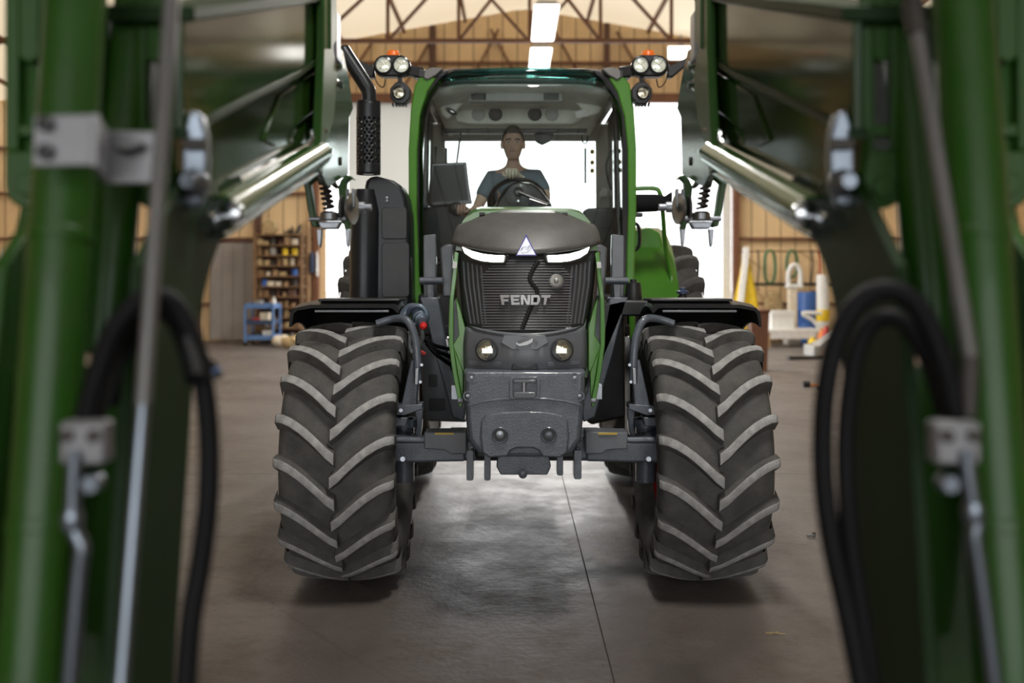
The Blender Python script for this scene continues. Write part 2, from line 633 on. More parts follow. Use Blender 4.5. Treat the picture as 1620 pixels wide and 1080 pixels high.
for xx in (-8.0, -6.42, -2.0, 2.4, 9.0):
    zb = DZ + 0.2 if DX0 < xx < DX1 else 0
    MB().bx(xx - 0.07, xx + 0.07, YB - 0.12, YB + 0.02, zb, roof_z(xx)).build('wall_post', 'dark_brown', wb, smooth=False)
# gable bracing seen behind the truss
for k in range(-6, 7):
    xa = APX + k * 1.6
    MB().bar((xa, YB - 0.05, DZ + 0.2), (xa + (0.9 if k < 0 else -0.9), YB - 0.05, min(roof_z(xa), 7.9)), 0.07, 0.05).build('brace', 'brown_steel', wb, smooth=False)

# side walls and the camera-side wall with the doorway the daylight comes through
for nm, xx in (('wall_left', XL), ('wall_right', XR)):
    s = -1 if xx < 0 else 1
    mb = MB().bx(xx, xx + s * 0.06, YF - 0.5, YB + 0.1, 0, roof_z(xx))
    w = mb.build(nm, 'tan_sheet', smooth=False)
    tag(w, kind='structure')
wf = MB()
wf.prism([(XL, YF - 0.1, 0), (-6, YF - 0.1, 0), (-6, YF - 0.1, 5.4), (6, YF - 0.1, 5.4), (6, YF - 0.1, 0), (XR, YF - 0.1, 0),
          (XR, YF - 0.1, roof_z(XR)), (APX, YF - 0.1, APZ + .05), (XL, YF - 0.1, roof_z(XL))], (0, -0.08, 0))
tag(wf.build('wall_front', 'tan_sheet', smooth=False), kind='structure')

# grey sheeted door leaf in the far wall and the pale translucent leaf in the opening
d2 = MB().bx(-7.62, -6.50, YB - 0.12, YB - 0.05, 0.05, 2.52).build('door_2', 'grey_sheet', bevel=0.01)
tag(d2, kind='structure')
for k in range(4):
    MB().bx(-7.62 + k * 0.28, -7.60 + k * 0.28, YB - 0.135, YB - 0.12, 0.05, 2.52).build('rib', 'grey_sheet', d2, smooth=False)
MB().bx(-7.66, -6.46, YB - 0.14, YB - 0.11, 2.5, 2.6).build('door_rail', 'dark_brown', d2, smooth=False)
d1 = MB()
d1.bx(-4.15, -2.55, YB - 0.02, YB + 0.02, 2.4, DZ - 0.03)
d1 = d1.build('door_1', 'door_sheet', smooth=False)
tag(d1, kind='structure')
MB().bx(-2.56, -2.50, YB - 0.05, YB + 0.04, 2.4, DZ - 0.03).build('door_edge', 'white_paint', d1, smooth=False)

# roof trusses
for ti, ty in enumerate((20.0, 13.6, 7.2, 0.8)):
    t = empty('roof_truss', (APX, ty, 6.45), kind='structure')
    half = 13.8
    zb = 6.45

    def chord(a, b_, w=0.11, n='chord'):
        MB().bar(a, b_, w, w * 0.8).build(n, 'brown_steel', t, smooth=False)
    flat = 9.2
    chord((APX - flat, ty, zb), (APX + flat, ty, zb), 0.10)
    for s in (-1, 1):
        chord((APX, ty, APZ - 0.06), (APX + s * half, ty, roof_z(APX + s * half) - 0.06), 0.12)
    pn = 1.45
    n = int(flat / pn)
    for k in range(-n, n + 1):
        xa = APX + k * pn
        if roof_z(xa) - 0.1 - zb > 0.25:
            chord((xa, ty, zb), (xa, ty, roof_z(xa) - 0.1), 0.07, 'web')
        if k != 0:
            s = -1 if k > 0 else 1
            xb = xa + s * pn
            chord((xa, ty, zb), (xb, ty, roof_z(xb) - 0.1), 0.075, 'web')
        else:
            for s in (-1, 1):
                chord((xa + s * 0.02, ty, zb), (xa + s * pn, ty, roof_z(xa + pn) - 0.1), 0.07, 'web')

# ridge lamps: long white panels hung under the ridge; the last two are out of view, added for fill
lamp_src = None
LAMPS = [(17.3, 19.9), (20.55, 22.6), (11.2, 13.2), (2.3, 3.7)]
LAB = ['long white ceiling lamp panel hung before the brown truss, upper of two in view',
       'shorter white ceiling lamp panel just above the tractor cab roof', 'added fill lamp panel, out of view high above the tractor bonnet', 'added fill lamp panel, out of view high above the loader arms']
for (ya, yb), lab in zip(LAMPS, LAB):
    xm, zl = 0.62, 6.42
    lt = empty('ceiling_lamp', (xm, (ya + yb) / 2, zl), label=lab, cat='lamp', group='panel lamps along the ridge')
    MB().prism([(xm - 0.23, ya, zl + 0.02), (xm + 0.23, ya, zl + 0.02), (xm + 0.16, ya, zl + 0.10), (xm - 0.16, ya, zl + 0.10)], (0, yb - ya, 0)).build('housing', 'white_paint', lt, smooth=False)
    MB().bx(xm - 0.215, xm + 0.215, ya + 0.02, yb - 0.02, zl, zl + 0.025).build('diffuser', 'lamp_panel', lt, bevel=0.006)
    for yy in (ya + 0.3, yb - 0.3):
        MB().cyl((xm, yy, zl + 0.1), (xm, yy, roof_z(xm)), 0.006, 6).build('hanger', 'steel', lt)
    ld = bpy.data.lights.new('ceiling_lamp_light', 'AREA')
    ld.shape = 'RECTANGLE'
    ld.size, ld.size_y = 0.4, yb - ya - 0.1
    ld.energy = LAMP_POWER * (yb - ya) / 2 * (1.0 if ya > 5 else 0.9)
    ld.color = (1.0, 0.97, 0.92)
    lo = bpy.data.objects.new('lamp_light', ld)
    lo.location = (0, 0, -0.03)
    lo.parent = lt
    COL.objects.link(lo)
fl2 = empty('gable_panel', (4.25, YB - 0.3, 7.15), label='bright white panel high on the gable right of the cab roof', cat='lamp')  # emissive white panel placed for a bright patch on the gable
MB().box((4.25, YB - 0.22, 7.25), (0.7, 0.10, 0.36)).build('housing', 'white_paint', fl2, bevel=0.02)
MB().box((4.25, YB - 0.28, 7.25), (0.64, 0.03, 0.30)).build('diffuser', 'lamp_panel', fl2, bevel=0.01)
MB().bar((4.25, YB - 0.2, 7.35), (4.25, YB - 0.2, roof_z(4.25) + 0.0), 0.04).build('bracket', 'steel', fl2)

# ------------------------------------------------------------------ the tractor
XC, YA, RF = 0.07, 5.3, 0.685
TR = empty('tractor', (XC, YA, 0), label='green farm tractor with lit headlights facing the camera, driver in its cab', cat='tractor')


def both(fn, name, mats, parent, **kw):
    """a part on the left of the tractor (fn fills the builder) and its mirror image"""
    a = MB()
    fn(a)
    o1 = a.build(name, mats, parent, **kw)
    b_ = MB()
    fn(b_)
    b_.mirror(XC)
    o2 = b_.build(name, mats, parent, **kw)
    return o1, o2


# --- wheels: carcass, lugs one by one, rim
def tread_r(w):
    return 0.638 - 0.034 * (w / 0.27) ** 2


def tyre_mesh(mb, o):
    prof = [(0.375, -0.215), (0.42, -0.262), (0.50, -0.283), (0.565, -0.278), (0.598, -0.262)]
    prof += [(tread_r(w), w) for w in (-0.24, -0.16, -0.08, 0, 0.08, 0.16, 0.24)]
    prof += [(r, -h) for r, h in reversed(prof[:5])]
    prof += [(0.36, 0.19), (0.36, -0.19)]
    mb.lathe(prof, o, (1, 0, 0), 72, closed=True)


def lug_mesh(side):
    mb = MB()
    rings = []
    ws = [-0.012, 0.03, 0.075, 0.12, 0.165, 0.21, 0.25, 0.278, 0.291]
    for w in ws:
        t = max(w, 0) / 0.27
        s = 0.205 * (1 - max(0, 1 - t) ** 1.45) if t < 1 else 0.205 + (w - 0.27) * 0.2
        rb = tread_r(min(abs(w), 0.262)) - 0.012
        rt = RF - 0.030 * (w / 0.27) ** 2
        if w > 0.27:
            rt -= (w - 0.27) * 0.6
        if w > 0.285:
            rb, rt = 0.53, 0.628
        wid = 0.023 + 0.006 * (1 - t)
        ring = []
        for ds, r in ((-wid - 0.024, rb), (-wid, rt), (wid, rt), (wid + 0.018, rb)):
            ph = (s + ds) / RF
            ring.append(Vector((w * side, -r * math.cos(ph), r * math.sin(ph))))
        rings.append(ring)
    n = len(rings)
    for i in range(n - 1):
        for j in range(3):
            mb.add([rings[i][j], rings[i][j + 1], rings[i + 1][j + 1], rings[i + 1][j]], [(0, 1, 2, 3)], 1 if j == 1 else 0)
    mb.add(rings[0], [(0, 1, 2, 3)], 0)
    mb.add(rings[-1], [(0, 1, 2, 3)], 0)
    me_o = mb.build('lug', ['rubber', 'pale_rubber'], None, smooth=True, angle=30)
    b = bmesh.new()
    b.from_mesh(me_o.data)
    bmesh.ops.remove_doubles(b, verts=b.verts, dist=1e-5)
    bmesh.ops.recalc_face_normals(b, faces=b.faces)
    b.to_mesh(me_o.data)
    b.free()
    md = me_o.modifiers.new('bevel', 'BEVEL')
    md.width = 0.005
    md.segments = 2
    md.angle_limit = R(28)
    return me_o


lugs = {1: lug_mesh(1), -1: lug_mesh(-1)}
NL = 19
used = {1: False, -1: False}
tyre_src = None
for sx in (-1, 1):
    c = Vector((XC + sx * 0.925, YA, RF - 0.006))
    if tyre_src is None:
        mb = MB()
        tyre_mesh(mb, c)
        ty = tyre_src = mb.build('front_tyre', 'rubber', TR, loc=c)
    else:
        ty = copy_obj(tyre_src, TR, c - Vector((XC, YA, 0)))
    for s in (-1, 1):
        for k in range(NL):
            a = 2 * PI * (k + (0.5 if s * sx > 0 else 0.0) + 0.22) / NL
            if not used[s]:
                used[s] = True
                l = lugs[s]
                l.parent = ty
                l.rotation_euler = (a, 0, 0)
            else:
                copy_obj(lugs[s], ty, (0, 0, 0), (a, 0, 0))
    # rim, dished towards the hub
    mb = MB()
    mb.lathe([(0.37, -0.20), (0.395, -0.215), (0.36, -0.19), (0.33, -0.10), (0.32, 0.10), (0.36, 0.19), (0.395, 0.215), (0.37, 0.20), (0.345, 0.12), (0.34, -0.12)], (0, 0, 0), (1, 0, 0), 40, closed=True)
    mb.lathe([(0.33, 0.0), (0.20, sx * 0.05), (0.12, sx * 0.08), (0.02, sx * 0.09), (0.02, sx * 0.07), (0.12, sx * 0.06), (0.20, sx * 0.03), (0.33, -0.02)], (0, 0, 0), (1, 0, 0), 32, closed=True)
    for k in range(8):
        a = 2 * PI * k / 8
        mb.lathe([(0.014, sx * -0.03), (0.014, sx * 0.10)], (0, 0.16 * math.cos(a), 0.16 * math.sin(a)), (1, 0, 0), 8)
    rim = mb.build('rim', 'red_paint', ty, loc=(0, 0, 0))
    rim.location = (0, 0, 0)
# rear wheels (same pattern, larger)
rear_lug = {}
for s in (-1, 1):
    rear_lug[s] = lugs[s].data.copy()
    rear_lug[s].materials[1] = MAT['rubber']
for sx in (-1, 1):
    rt = copy_obj(tyre_src, TR, Vector((XC + sx * 1.035, 7.95, 0.945)) - Vector((XC, YA, 0)), (0, 0, 0), (1.19, 1.39, 1.39))
    rt.name = 'rear_tyre'
    for s in (-1, 1):
        for k in range(NL):
            a = 2 * PI * (k + (0.5 if s * sx > 0 else 0.0)) / NL
            rl_ = copy_obj(lugs[s], rt, (0, 0, 0), (a, 0, 0))
            rl_.data = rear_lug[s]

# --- front mudguards
GR = 0.80


def guard(mb, r0, r1, x0, x1, a0, a1, cz, n=18, flare=0.0):
    rings = []
    for i in range(n + 1):
        a = a0 + (a1 - a0) * i / n
        d = Vector((0, -math.sin(a), math.cos(a)))
        o = Vector((0, YA, cz))
        e = 0.035
        pts = [(x0, r0 - 0.11), (x0 + 0.012, r0 - 0.03), (x0 + e, r1 - 0.006), (x0 + 0.12, r1 + 0.012), (x1 - 0.02, r1 + 0.012), (x1, r1 - 0.02),
               (x1 - 0.01, r1 - 0.035), (x1 - 0.04, r1 - 0.006), (x0 + 0.13, r1 - 0.006), (x0 + e + 0.012, r1 - 0.02), (x0 + 0.03, r0 - 0.035), (x0 + 0.012, r0 - 0.11)]
        rings.append([o + d * r + Vector((x, 0, 0)) for x, r in pts])
    mb.loft(rings)


xo = XC - 1.245
both(lambda mb: guard(mb, 0.79, 0.79, xo, XC - 0.66, R(13), R(-75), 0.68), 'front_mudguard', 'black_plastic', TR)
both(lambda mb: mb.bx(XC - 1.09, XC - 0.66, YA - 0.16, YA + 0.14, 1.478, 1.492), 'mudguard_plate', 'black_plastic', TR, bevel=0.005)
both(lambda mb: mb.bx(XC - 1.08, XC - 0.70, YA - 0.30, YA - 0.288, 1.425, 1.437), 'mudguard_rail', 'slate_plastic', TR, bevel=0.003)


# mudguard brackets: bent tube, riser plate, clamp plates
def gtube(mb):
    p = [at(596, 512, 5.15), at(622, 504, 5.15), at(643, 506, 5.1), at(655, 528, 5.08), at(660, 560, 5.06), at(661, 606, 5.06)]
    mb.tube(smooth_path(p, 5), 0.021, 10)


both(gtube, 'mudguard_tube', 'slate_cast', TR)
both(lambda mb: mb.prism([at(650, 570, 5.1), at(664, 562, 5.1), at(659, 640, 5.1), at(634, 643, 5.1)], (0, 0.05, 0)), 'mudguard_riser', 'slate_cast', TR, bevel=0.005)
both(lambda mb: mb.prism([at(612, 643, 5.05), at(668, 639, 5.05), at(668, 647, 5.05), at(640, 657, 5.05), at(612, 655, 5.05)], (0, 0.12, 0)), 'clamp_plate', 'slate_cast', TR, bevel=0.004)
both(lambda mb: mb.prism([at(612, 661, 5.05), at(645, 660, 5.05), at(642, 674, 5.05), at(612, 674, 5.05)], (0, 0.12, 0)), 'clamp_plate', 'slate_cast', TR, bevel=0.004)
both(lambda mb: mb.cyl(at(634, 649, 5.03), at(634, 649, 5.06), 0.010, 8), 'clamp_bolt', 'zinc', TR)
both(lambda mb: mb.prism([at(656, 646, 5.2), at(669, 646, 5.2), at(667, 680, 5.2), at(664, 692, 5.2), at(655, 690, 5.2), at(659, 672, 5.2)], (0, 0.05, 0)), 'stay', 'slate_cast', TR, bevel=0.006)
both(lambda mb: mb.prism([at(657, 582, 5.04), at(663, 582, 5.04), at(662, 608, 5.04), at(656, 608, 5.04)], (0, -0.012, 0)), 'bracket_plate', 'steel', TR, bevel=0.003)
both(lambda mb: mb.cyl(at(667, 577, 5.05), at(667, 577, 5.03), 0.008, 8).cyl(at(665, 604, 5.05), at(665, 604, 5.03), 0.008, 8), 'bracket_bolt', 'zinc', TR)

# --- front axle
both(lambda mb: mb.prism([at(736, 712, 5.0), at(672, 700, 5.0), at(612, 688, 5.0), at(612, 726, 5.0), at(625, 732, 5.0), at(736, 730, 5.0)], (0, 0.22, 0)), 'axle_arm', 'slate_cast', TR, bevel=0.012)
MB().bx(XC - 0.42, XC + 0.42, YA - 0.28, YA + 0.1, 0.66, 0.78).build('axle_beam', 'slate_cast', TR, bevel=0.02)
both(lambda mb: mb.tube([at(608, 696, 4.97), at(690, 696, 4.97)], 0.017, 12), 'steering_rod', 'slate_cast', TR)
both(lambda mb: mb.prism([at(671, 684, 4.9), at(738, 683, 4.9), at(738, 718, 4.9), at(712, 718, 4.9), at(704, 712, 4.9), at(671, 710, 4.9)], (0, 0.14, 0)), 'axle_guard', 'slate_plastic', TR, bevel=0.006)
both(lambda mb: mb.bx(at(688, 0, 4.9).x, at(718, 0, 4.9).x, 4.893, 4.9, at(0, 687, 4.9).z, at(0, 684, 4.9).z), 'warning_strip', 'yellow_sticker', TR)
both(lambda mb: mb.cyl(at(637, 726, 4.99), at(637, 726, 5.02), 0.013, 10), 'axle_bolt', 'zinc', TR)
both(lambda mb: mb.lathe([(0.075, 0.0), (0.085, 0.05), (0.085, 0.22), (0.11, 0.24), (0.11, 0.27)], (XC - 0.58, YA, 0.68), (-1, 0, 0), 20), 'wheel_hub', 'slate_cast', TR)
both(lambda mb: mb.lathe([(0.055, 0), (0.055, 0.34)], (XC - 0.655, YA, 0.5), (0, 0, 1), 14).lathe([(0.085, 0), (0.085, 0.04)], (XC - 0.655, YA, 0.80), (0, 0, 1), 14), 'king_pin', 'slate_cast', TR)
MB().tube([(XC - 0.62, YA + 0.3, 0.62), (XC + 0.62, YA + 0.3, 0.62)], 0.022, 10).build('track_rod', 'slate_cast', TR)

# --- front casting (weight carrier)
YN = 4.45
mb = MB()
prof = [(735, 587), (925, 587), (924, 640), (919, 695), (905, 716), (870, 722), (790, 722), (756, 716), (741, 695), (736, 640)]
r0 = [at(x, y, YN) for x, y in prof]
cx, cz = at(830, 650, YN).x, at(830, 650, YN).z
r1 = [Vector((cx + (p.x - cx) * 1.02, YN + 0.05, cz + (p.z - cz) * 1.02)) for p in r0]
r_1 = [Vector((cx + (p.x - cx) * 0.95, YN - 0.015, cz + (p.z - cz) * 0.95)) for p in r0]
r2 = [Vector((cx + (p.x - cx) * 1.03, YN + 0.50, cz + (p.z - cz) * 1.0)) for p in r0]
mb.loft([r_1, r0, r1, r2])
cast = mb.build('front_casting', 'slate_cast', TR, bevel=0.010, seg=3)


def rr_px(x0, x1, y0, y1, rad, Y, n=5):
    out = []
    for (cx_, cy_, a0) in ((x1 - rad, y0 + rad, -90), (x1 - rad, y1 - rad, 0), (x0 + rad, y1 - rad, 90), (x0 + rad, y0 + rad, 180)):
        for i in range(n + 1):
            a = R(a0 + 90 * i / n)
            out.append(at(cx_ + rad * math.cos(a), cy_ + rad * math.sin(a), Y))
    return out


# raised lower plate with arched top and a notch below
pl = [(768, 655), (795, 650), (830, 648.5), (865, 650), (890, 655), (898, 664), (900, 690), (897, 714), (886, 722), (858, 721), (852, 711), (843, 707), (817, 707), (808, 711), (803, 720), (774, 722), (763, 714), (760, 690), (761, 664)]
MB().prism([at(x, y, YN - 0.012) for x, y in pl], (0, -0.035, 0)).build('weight_plate', 'slate_cast', cast, bevel=0.009, seg=3)
MB().prism([at(x, y, YN - 0.016) for x, y in [(740, 640), (765, 633), (795, 629), (830, 628), (865, 629), (895, 633), (920, 640), (920, 643), (895, 636.5), (865, 633), (830, 632), (795, 633), (765, 637), (740, 643)]], (0, -0.008, 0)).build('casting_rib', 'slate_cast', cast, bevel=0.003)
for px in (791, 868):
    c = at(px, 688, YN - 0.047)
    MB().lathe([(0.036, 0.0), (0.038, -0.006), (0.034, -0.010), (0.029, -0.006), (0.028, 0.004)], c, (0, 1, 0), 24, caps=False).build('port_ring', 'slate_cast', cast)
    MB().lathe([(0.028, -0.001), (0.001, -0.0008)], c, (0, 1, 0), 20).build('port_recess', 'black_plastic', cast)
    MB().lathe([(0.012, 0.0), (0.019, -0.004), (0.017, -0.012), (0.004, -0.016)], c + Vector((0.0, -0.001, 0.004 if px < 800 else 0)), (0, 1, 0), 16).build('port_plug', 'slate_cast' if px > 800 else 'zinc', cast)
for px, py in ((746, 597), (740, 626), (909, 597), (917, 626)):
    c = at(px, py, YN - 0.014)
    MB().lathe([(0.020, 0.004), (0.022, -0.004), (0.016, -0.004), (0.014, 0.002)], c, (0, 1, 0), 18, caps=False).build('bolt_recess', 'slate_cast', cast)
    MB().lathe([(0.010, 0.004), (0.010, -0.008), (0.004, -0.010)], c, (0, 1, 0), 6).build('bolt', 'zinc', cast)
for px, py in ((798, 665), (860, 664), (788, 704), (872, 705)):
    MB().lathe([(0.006, 0), (0.006, -0.006)], at(px, py, YN - 0.046), (0, 1, 0), 10).build('bolt', 'slate_cast', cast)
# towing jaw in the middle: frame, throat, pin, lips
fo = rr_px(806, 854, 595, 631, 5, YN - 0.014)
fi = rr_px(811, 849, 599, 626, 3, YN - 0.014)
mb = MB()
off = Vector((0, -0.022, 0))
mb.loft([fo, [p + off for p in fo], [p + off for p in fi], fi], caps=False)
jaw = mb.build('towing_jaw', 'slate_cast', cast, bevel=0.002)
MB().prism(fi, (0, 0.004, 0)).build('jaw_throat', 'black_plastic', cast)
MB().prism(rr_px(812, 848, 600, 605, 2, YN - 0.02), (0, -0.02, 0)).build('jaw_lip', 'slate_plastic', cast, bevel=0.003)
MB().prism(rr_px(812, 848, 619, 629, 4, YN - 0.02), (0, -0.03, 0)).build('jaw_lip', 'slate_plastic', cast, bevel=0.004)
MB().cyl(at(829, 604, YN - 0.03), at(829, 620, YN - 0.03), 0.010, 12).build('tow_pin', 'zinc', cast)
# lower bracket and hanging lugs
MB().prism([at(x, y, YN + 0.04) for x, y in [(788, 720), (868, 720), (872, 738), (866, 751), (792, 751), (785, 738)]], (0, 0.22, 0)).build('lower_bracket', 'slate_cast', cast, bevel=0.006)
MB().lathe([(0.014, 0), (0.020, -0.012), (0.020, -0.03), (0.008, -0.036)], at(827, 748, YN + 0.04), (0, 1, 0), 14).build('tow_eye', 'slate_cast', cast)
for x0, x1, y1 in ((738, 749, 760), (766, 776, 760), (881, 891, 752), (908, 920, 758)):
    MB().prism(rr_px(x0, x1, 712, y1, 2.5, YN + 0.03, 2), (0, 0.10, 0)).build('hitch_lug', 'slate_cast', cast, bevel=0.003)
for px in (803, 853):
    MB().lathe([(0.010, 0), (0.010, -0.008)], at(px, 726, YN + 0.04), (0, 1, 0), 8).build('bolt', 'slate_cast', cast)

# --- bonnet nose
def nose_y(x):
    return 4.50 + 1.35 * (x - XC) ** 2


def F(px, py, dy=0.0):
    Y = 4.55
    for _ in range(8):
        p = at(px, py, Y)
        Y = nose_y(p.x) + dy
    return at(px, py, Y)


def patch(rows, nu=22, dy=0.0):
    """rows: list of (y_mid, y_edge, x_left, x_right, dy)"""
    def fn(u, v):
        k = v * (len(rows) - 1)
        i = min(int(k), len(rows) - 2)
        t = k - i
        a, b_ = rows[i], rows[i + 1]
        q = [a[j] + (b_[j] - a[j]) * t for j in range(5)]
        px = q[2] + (q[3] - q[2]) * u
        e = (2 * u - 1) ** 2
        return F(px, q[0] + (q[1] - q[0]) * e, q[4] + dy)
    return fn


CXN = 833.0
# grille backing
MB().grid(patch([(404, 396, 724, 941, 0.012), (450, 448, 727, 938, 0.010), (500, 495, 733, 930, 0.008), (528, 515, 740, 922, 0.008)], 22), 22, 9).build('grille_panel', 'grille_dark', TR, solid=0.012, solid_off=0)
# fine horizontal slats in the middle, ribs at the sides
mb = MB()
for i in range(26):
    y = 412 + i * 4.35
    hw = 70 if y > 420 else 58
    if y < 440:
        hw = 40 + (y - 405) * 1.0
    pth = [F(CXN - hw + 2 * hw * t / 8, y, -0.001) for t in range(9)]
    mb.tube(pth, 0.0026, 4)
tag(mb.build('grille_slats', 'slat_grey', TR, smooth=False), kind='stuff')
mb = MB()
for s in (-1, 1):
    for k in range(5):
        xa, xb = CXN + s * (100 - k * 7), CXN + s * (88 - k * 6)
        mb.tube([F(xa, 413 + k * 2, 0.002), F(xa - s * 2, 450, 0.001), F(xb, 512 - 0 * k, 0.001)], 0.0045, 5)
tag(mb.build('grille_ribs', 'slate_plastic', TR, smooth=False), kind='stuff')
# dark curved tube set behind the slats
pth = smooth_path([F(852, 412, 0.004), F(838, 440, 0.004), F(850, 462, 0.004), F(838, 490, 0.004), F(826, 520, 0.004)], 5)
MB().tube(pth, [0.012] * 21, 8).build('grille_curve', 'black_plastic', TR)
# round sensor
c = F(880, 444, -0.004)
MB().lathe([(0.040, 0.004), (0.042, -0.004), (0.037, -0.006), (0.034, 0.0)], c, (0.12, -1, 0), 28, caps=False).build('horn_ring', 'slate_plastic', TR)
MB().lathe([(0.034, 0.0), (0.026, 0.004), (0.012, 0.003), (0.006, 0.008), (0.001, 0.008)], c, (0.12, -1, 0), 24).build('horn_cone', 'tin', TR)
# top cover of the nose
def cover(u, v):
    e = (2 * u - 1)
    s = 1 if e > 0 else -1
    if v <= 0.001:
        pass
    # lower brow line -> upper edge
    px0 = CXN + e * 117
    p0 = F(px0, 402 - 16 * e * e if abs(e) < 0.9 else 402 - 16 * e * e, -0.004)
    hw = 92
    top_x = XC + e * 0.275
    p1 = Vector((top_x, 4.74 + 0.03 * e * e, 1.925 - 0.075 * abs(e) ** 5))
    p = p0.lerp(p1, v)
    b_ = math.sin(v * PI)
    p.z += 0.012 * b_ + 0.030 * b_ * abs(e) ** 4
    p.y -= 0.010 * b_
    p.x += e * 0.014 * b_
    return p


MB().grid(cover, 28, 10).build('nose_cover', 'bonnet_grey', TR, solid=0.014, solid_off=0, angle=60)
for k in range(8):
    p = at(763 + k * 18.6, 337.5, 4.74)
    MB().box(p + Vector((0, -0.012, -0.004)), (0.028, 0.02, 0.006), (0.7, 0, 0)).build('cover_slot', 'black_plastic', TR)


# bonnet body behind the nose
def hood_sec(Y, dz, k=1.0, hwk=1.0):
    pts = [(0.30, 1.12), (0.325, 1.32), (0.342, 1.55), (0.347, 1.74), (0.338, 1.81), (0.312, 1.875), (0.285, 1.905), (0.26, 1.922), (0.225, 1.930)]
    half = [(x * hwk, z + dz * max(0, (z - 1.2) / 0.7)) for x, z in pts]
    return [Vector((XC - x, Y, z)) for x, z in half] + [Vector((XC + x, Y, z)) for x, z in reversed(half)]


mb = MB()
mb.loft([hood_sec(4.735, -0.004, hwk=0.985), hood_sec(4.78, 0.004), hood_sec(5.0, 0.035), hood_sec(5.4, 0.062), hood_sec(5.9, 0.075), hood_sec(6.3, 0.075)])
MBB = mb.build('bonnet', 'green_paint', TR, angle=50)
mb = MB()
# dark side of the nose between brow and lamp panel
both(lambda mb: mb.loft([[F(716, 398, 0.0), F(722, 396, -0.004), F(733, 520, -0.002), F(728, 520, 0.01)],
                         [Vector((XC - 0.345, 4.78, 1.72)), Vector((XC - 0.33, 4.78, 1.73)), Vector((XC - 0.28, 4.78, 1.35)), Vector((XC - 0.30, 4.78, 1.35))]]), 'nose_cheek', 'bonnet_grey', TR)
# lower lamp panel
rows = [(528, 517, 738, 924, 0.004), (545, 540, 735, 926, -0.010), (570, 567, 735, 926, -0.014), (586, 586, 736, 925, -0.004)]
MB().grid(patch(rows), 22, 8).build('lamp_panel', 'slate_plastic', TR, solid=0.02, solid_off=0, angle=60)
MB().grid(patch([(527, 515, 742, 920, -0.004), (533, 520, 750, 912, -0.010)]), 20, 2).build('panel_lip', 'slate_plastic', TR, solid=0.008, angle=60)
MB().prism([F(x, y, -0.026) for x, y in [(797, 530), (863, 530), (868, 542), (850, 553), (810, 553), (792, 542)]], (0, 0.02, 0)).build('badge_plate', 'slate_plastic', TR, bevel=0.003)
MB().prism([F(x, y, -0.03) for x, y in [(816, 541.5), (822, 544), (835, 539), (843, 535), (842, 541), (834, 545.5), (822, 547), (817, 544.5)]], (0, 0.006, 0)).build('bird_badge', 'silver_print', TR)
MB().prism([F(x, y, -0.022) for x, y in [(812, 562), (818, 558), (842, 558), (848, 562), (851, 585), (809, 585)]], (0, 0.02, 0)).build('tow_cover', 'black_plastic', TR, bevel=0.004)
for s in (-1, 1):
    def lx(o):
        return 829.5 + s * o
    c = F(lx(58.5), 553, -0.022)
    ax = Vector((s * 0.10, -1, 0))
    MB().prism([F(lx(x), y, -0.014) for x, y in [(30, 574), (46, 538), (60, 532), (86, 532), (90, 542), (90, 577), (35, 580)]], (0, 0.012, 0)).build('lamp_bezel', 'slate_plastic', TR, bevel=0.006)
    lr = MB().lathe([(0.053, 0.006), (0.054, 0.020), (0.047, 0.022), (0.043, 0.008), (0.041, -0.002)], c, ax, 30, caps=False).build('fog_lamp', 'black_plastic', TR)
    MB().lathe([(0.042, 0.0), (0.02, 0.008), (0.001, 0.010)], c, ax, 26).build('lens', 'lamp_dim', lr)
    MB().box(c + Vector((0, -0.014, -0.004)), (0.052, 0.006, 0.026)).build('reflector', 'lamp_lens', lr, bevel=0.009)
    MB().prism([F(lx(x), y, -0.03) for x, y in [(37, 573), (88, 571), (88, 577), (37, 580)]], (0, 0.006, 0)).build('panel_step', 'slate_plastic', TR, bevel=0.002)
# daytime running strips
for s in (-1, 1):
    pts = [(101, 390.5), (85, 397), (68, 401.5), (50, 403.5), (34, 404), (36, 414.5), (52, 414.5), (70, 412.5), (85, 408), (97, 400)]
    f_ = [F(832 + s * a, y, -0.012) for a, y in pts]
    MB().prism(f_, (0, 0.010, 0)).build('headlight_strip', 'led_white', TR, bevel=0.002)
    pts = [(104, 387), (85, 395), (68, 399.5), (50, 401.5), (31, 402), (26, 404), (33, 418.5), (52, 418.5), (71, 417.5), (87, 414), (98, 407)]
    MB().prism([F(832 + s * a, y, -0.007) for a, y in pts], (0, 0.012, 0)).build('headlight_frame', 'black_gloss', TR, bevel=0.002)
# triangular emblem
MB().prism([F(x, y, -0.016) for x, y in [(832.5, 370), (849.5, 405), (815.5, 405)]], (0, 0.012, 0)).build('emblem_edge', 'emblem_blue', TR, bevel=0.002)
MB().prism([F(x, y, -0.019) for x, y in [(832.5, 375), (847, 402.6), (818, 402.6)]], (0, 0.006, 0)).build('emblem', 'emblem_white', TR)
for pp in ([(824, 395), (828, 390), (834, 391), (838, 388), (841, 393), (837, 396), (833, 400), (828, 399), (825, 401)], [(828, 390), (826, 394), (823, 397)], [(838, 388), (836, 393), (833, 395)]):
    MB().tube([F(x, y, -0.020) for x, y in pp], 0.0010, 4).build('emblem_stroke', 'emblem_line', TR)
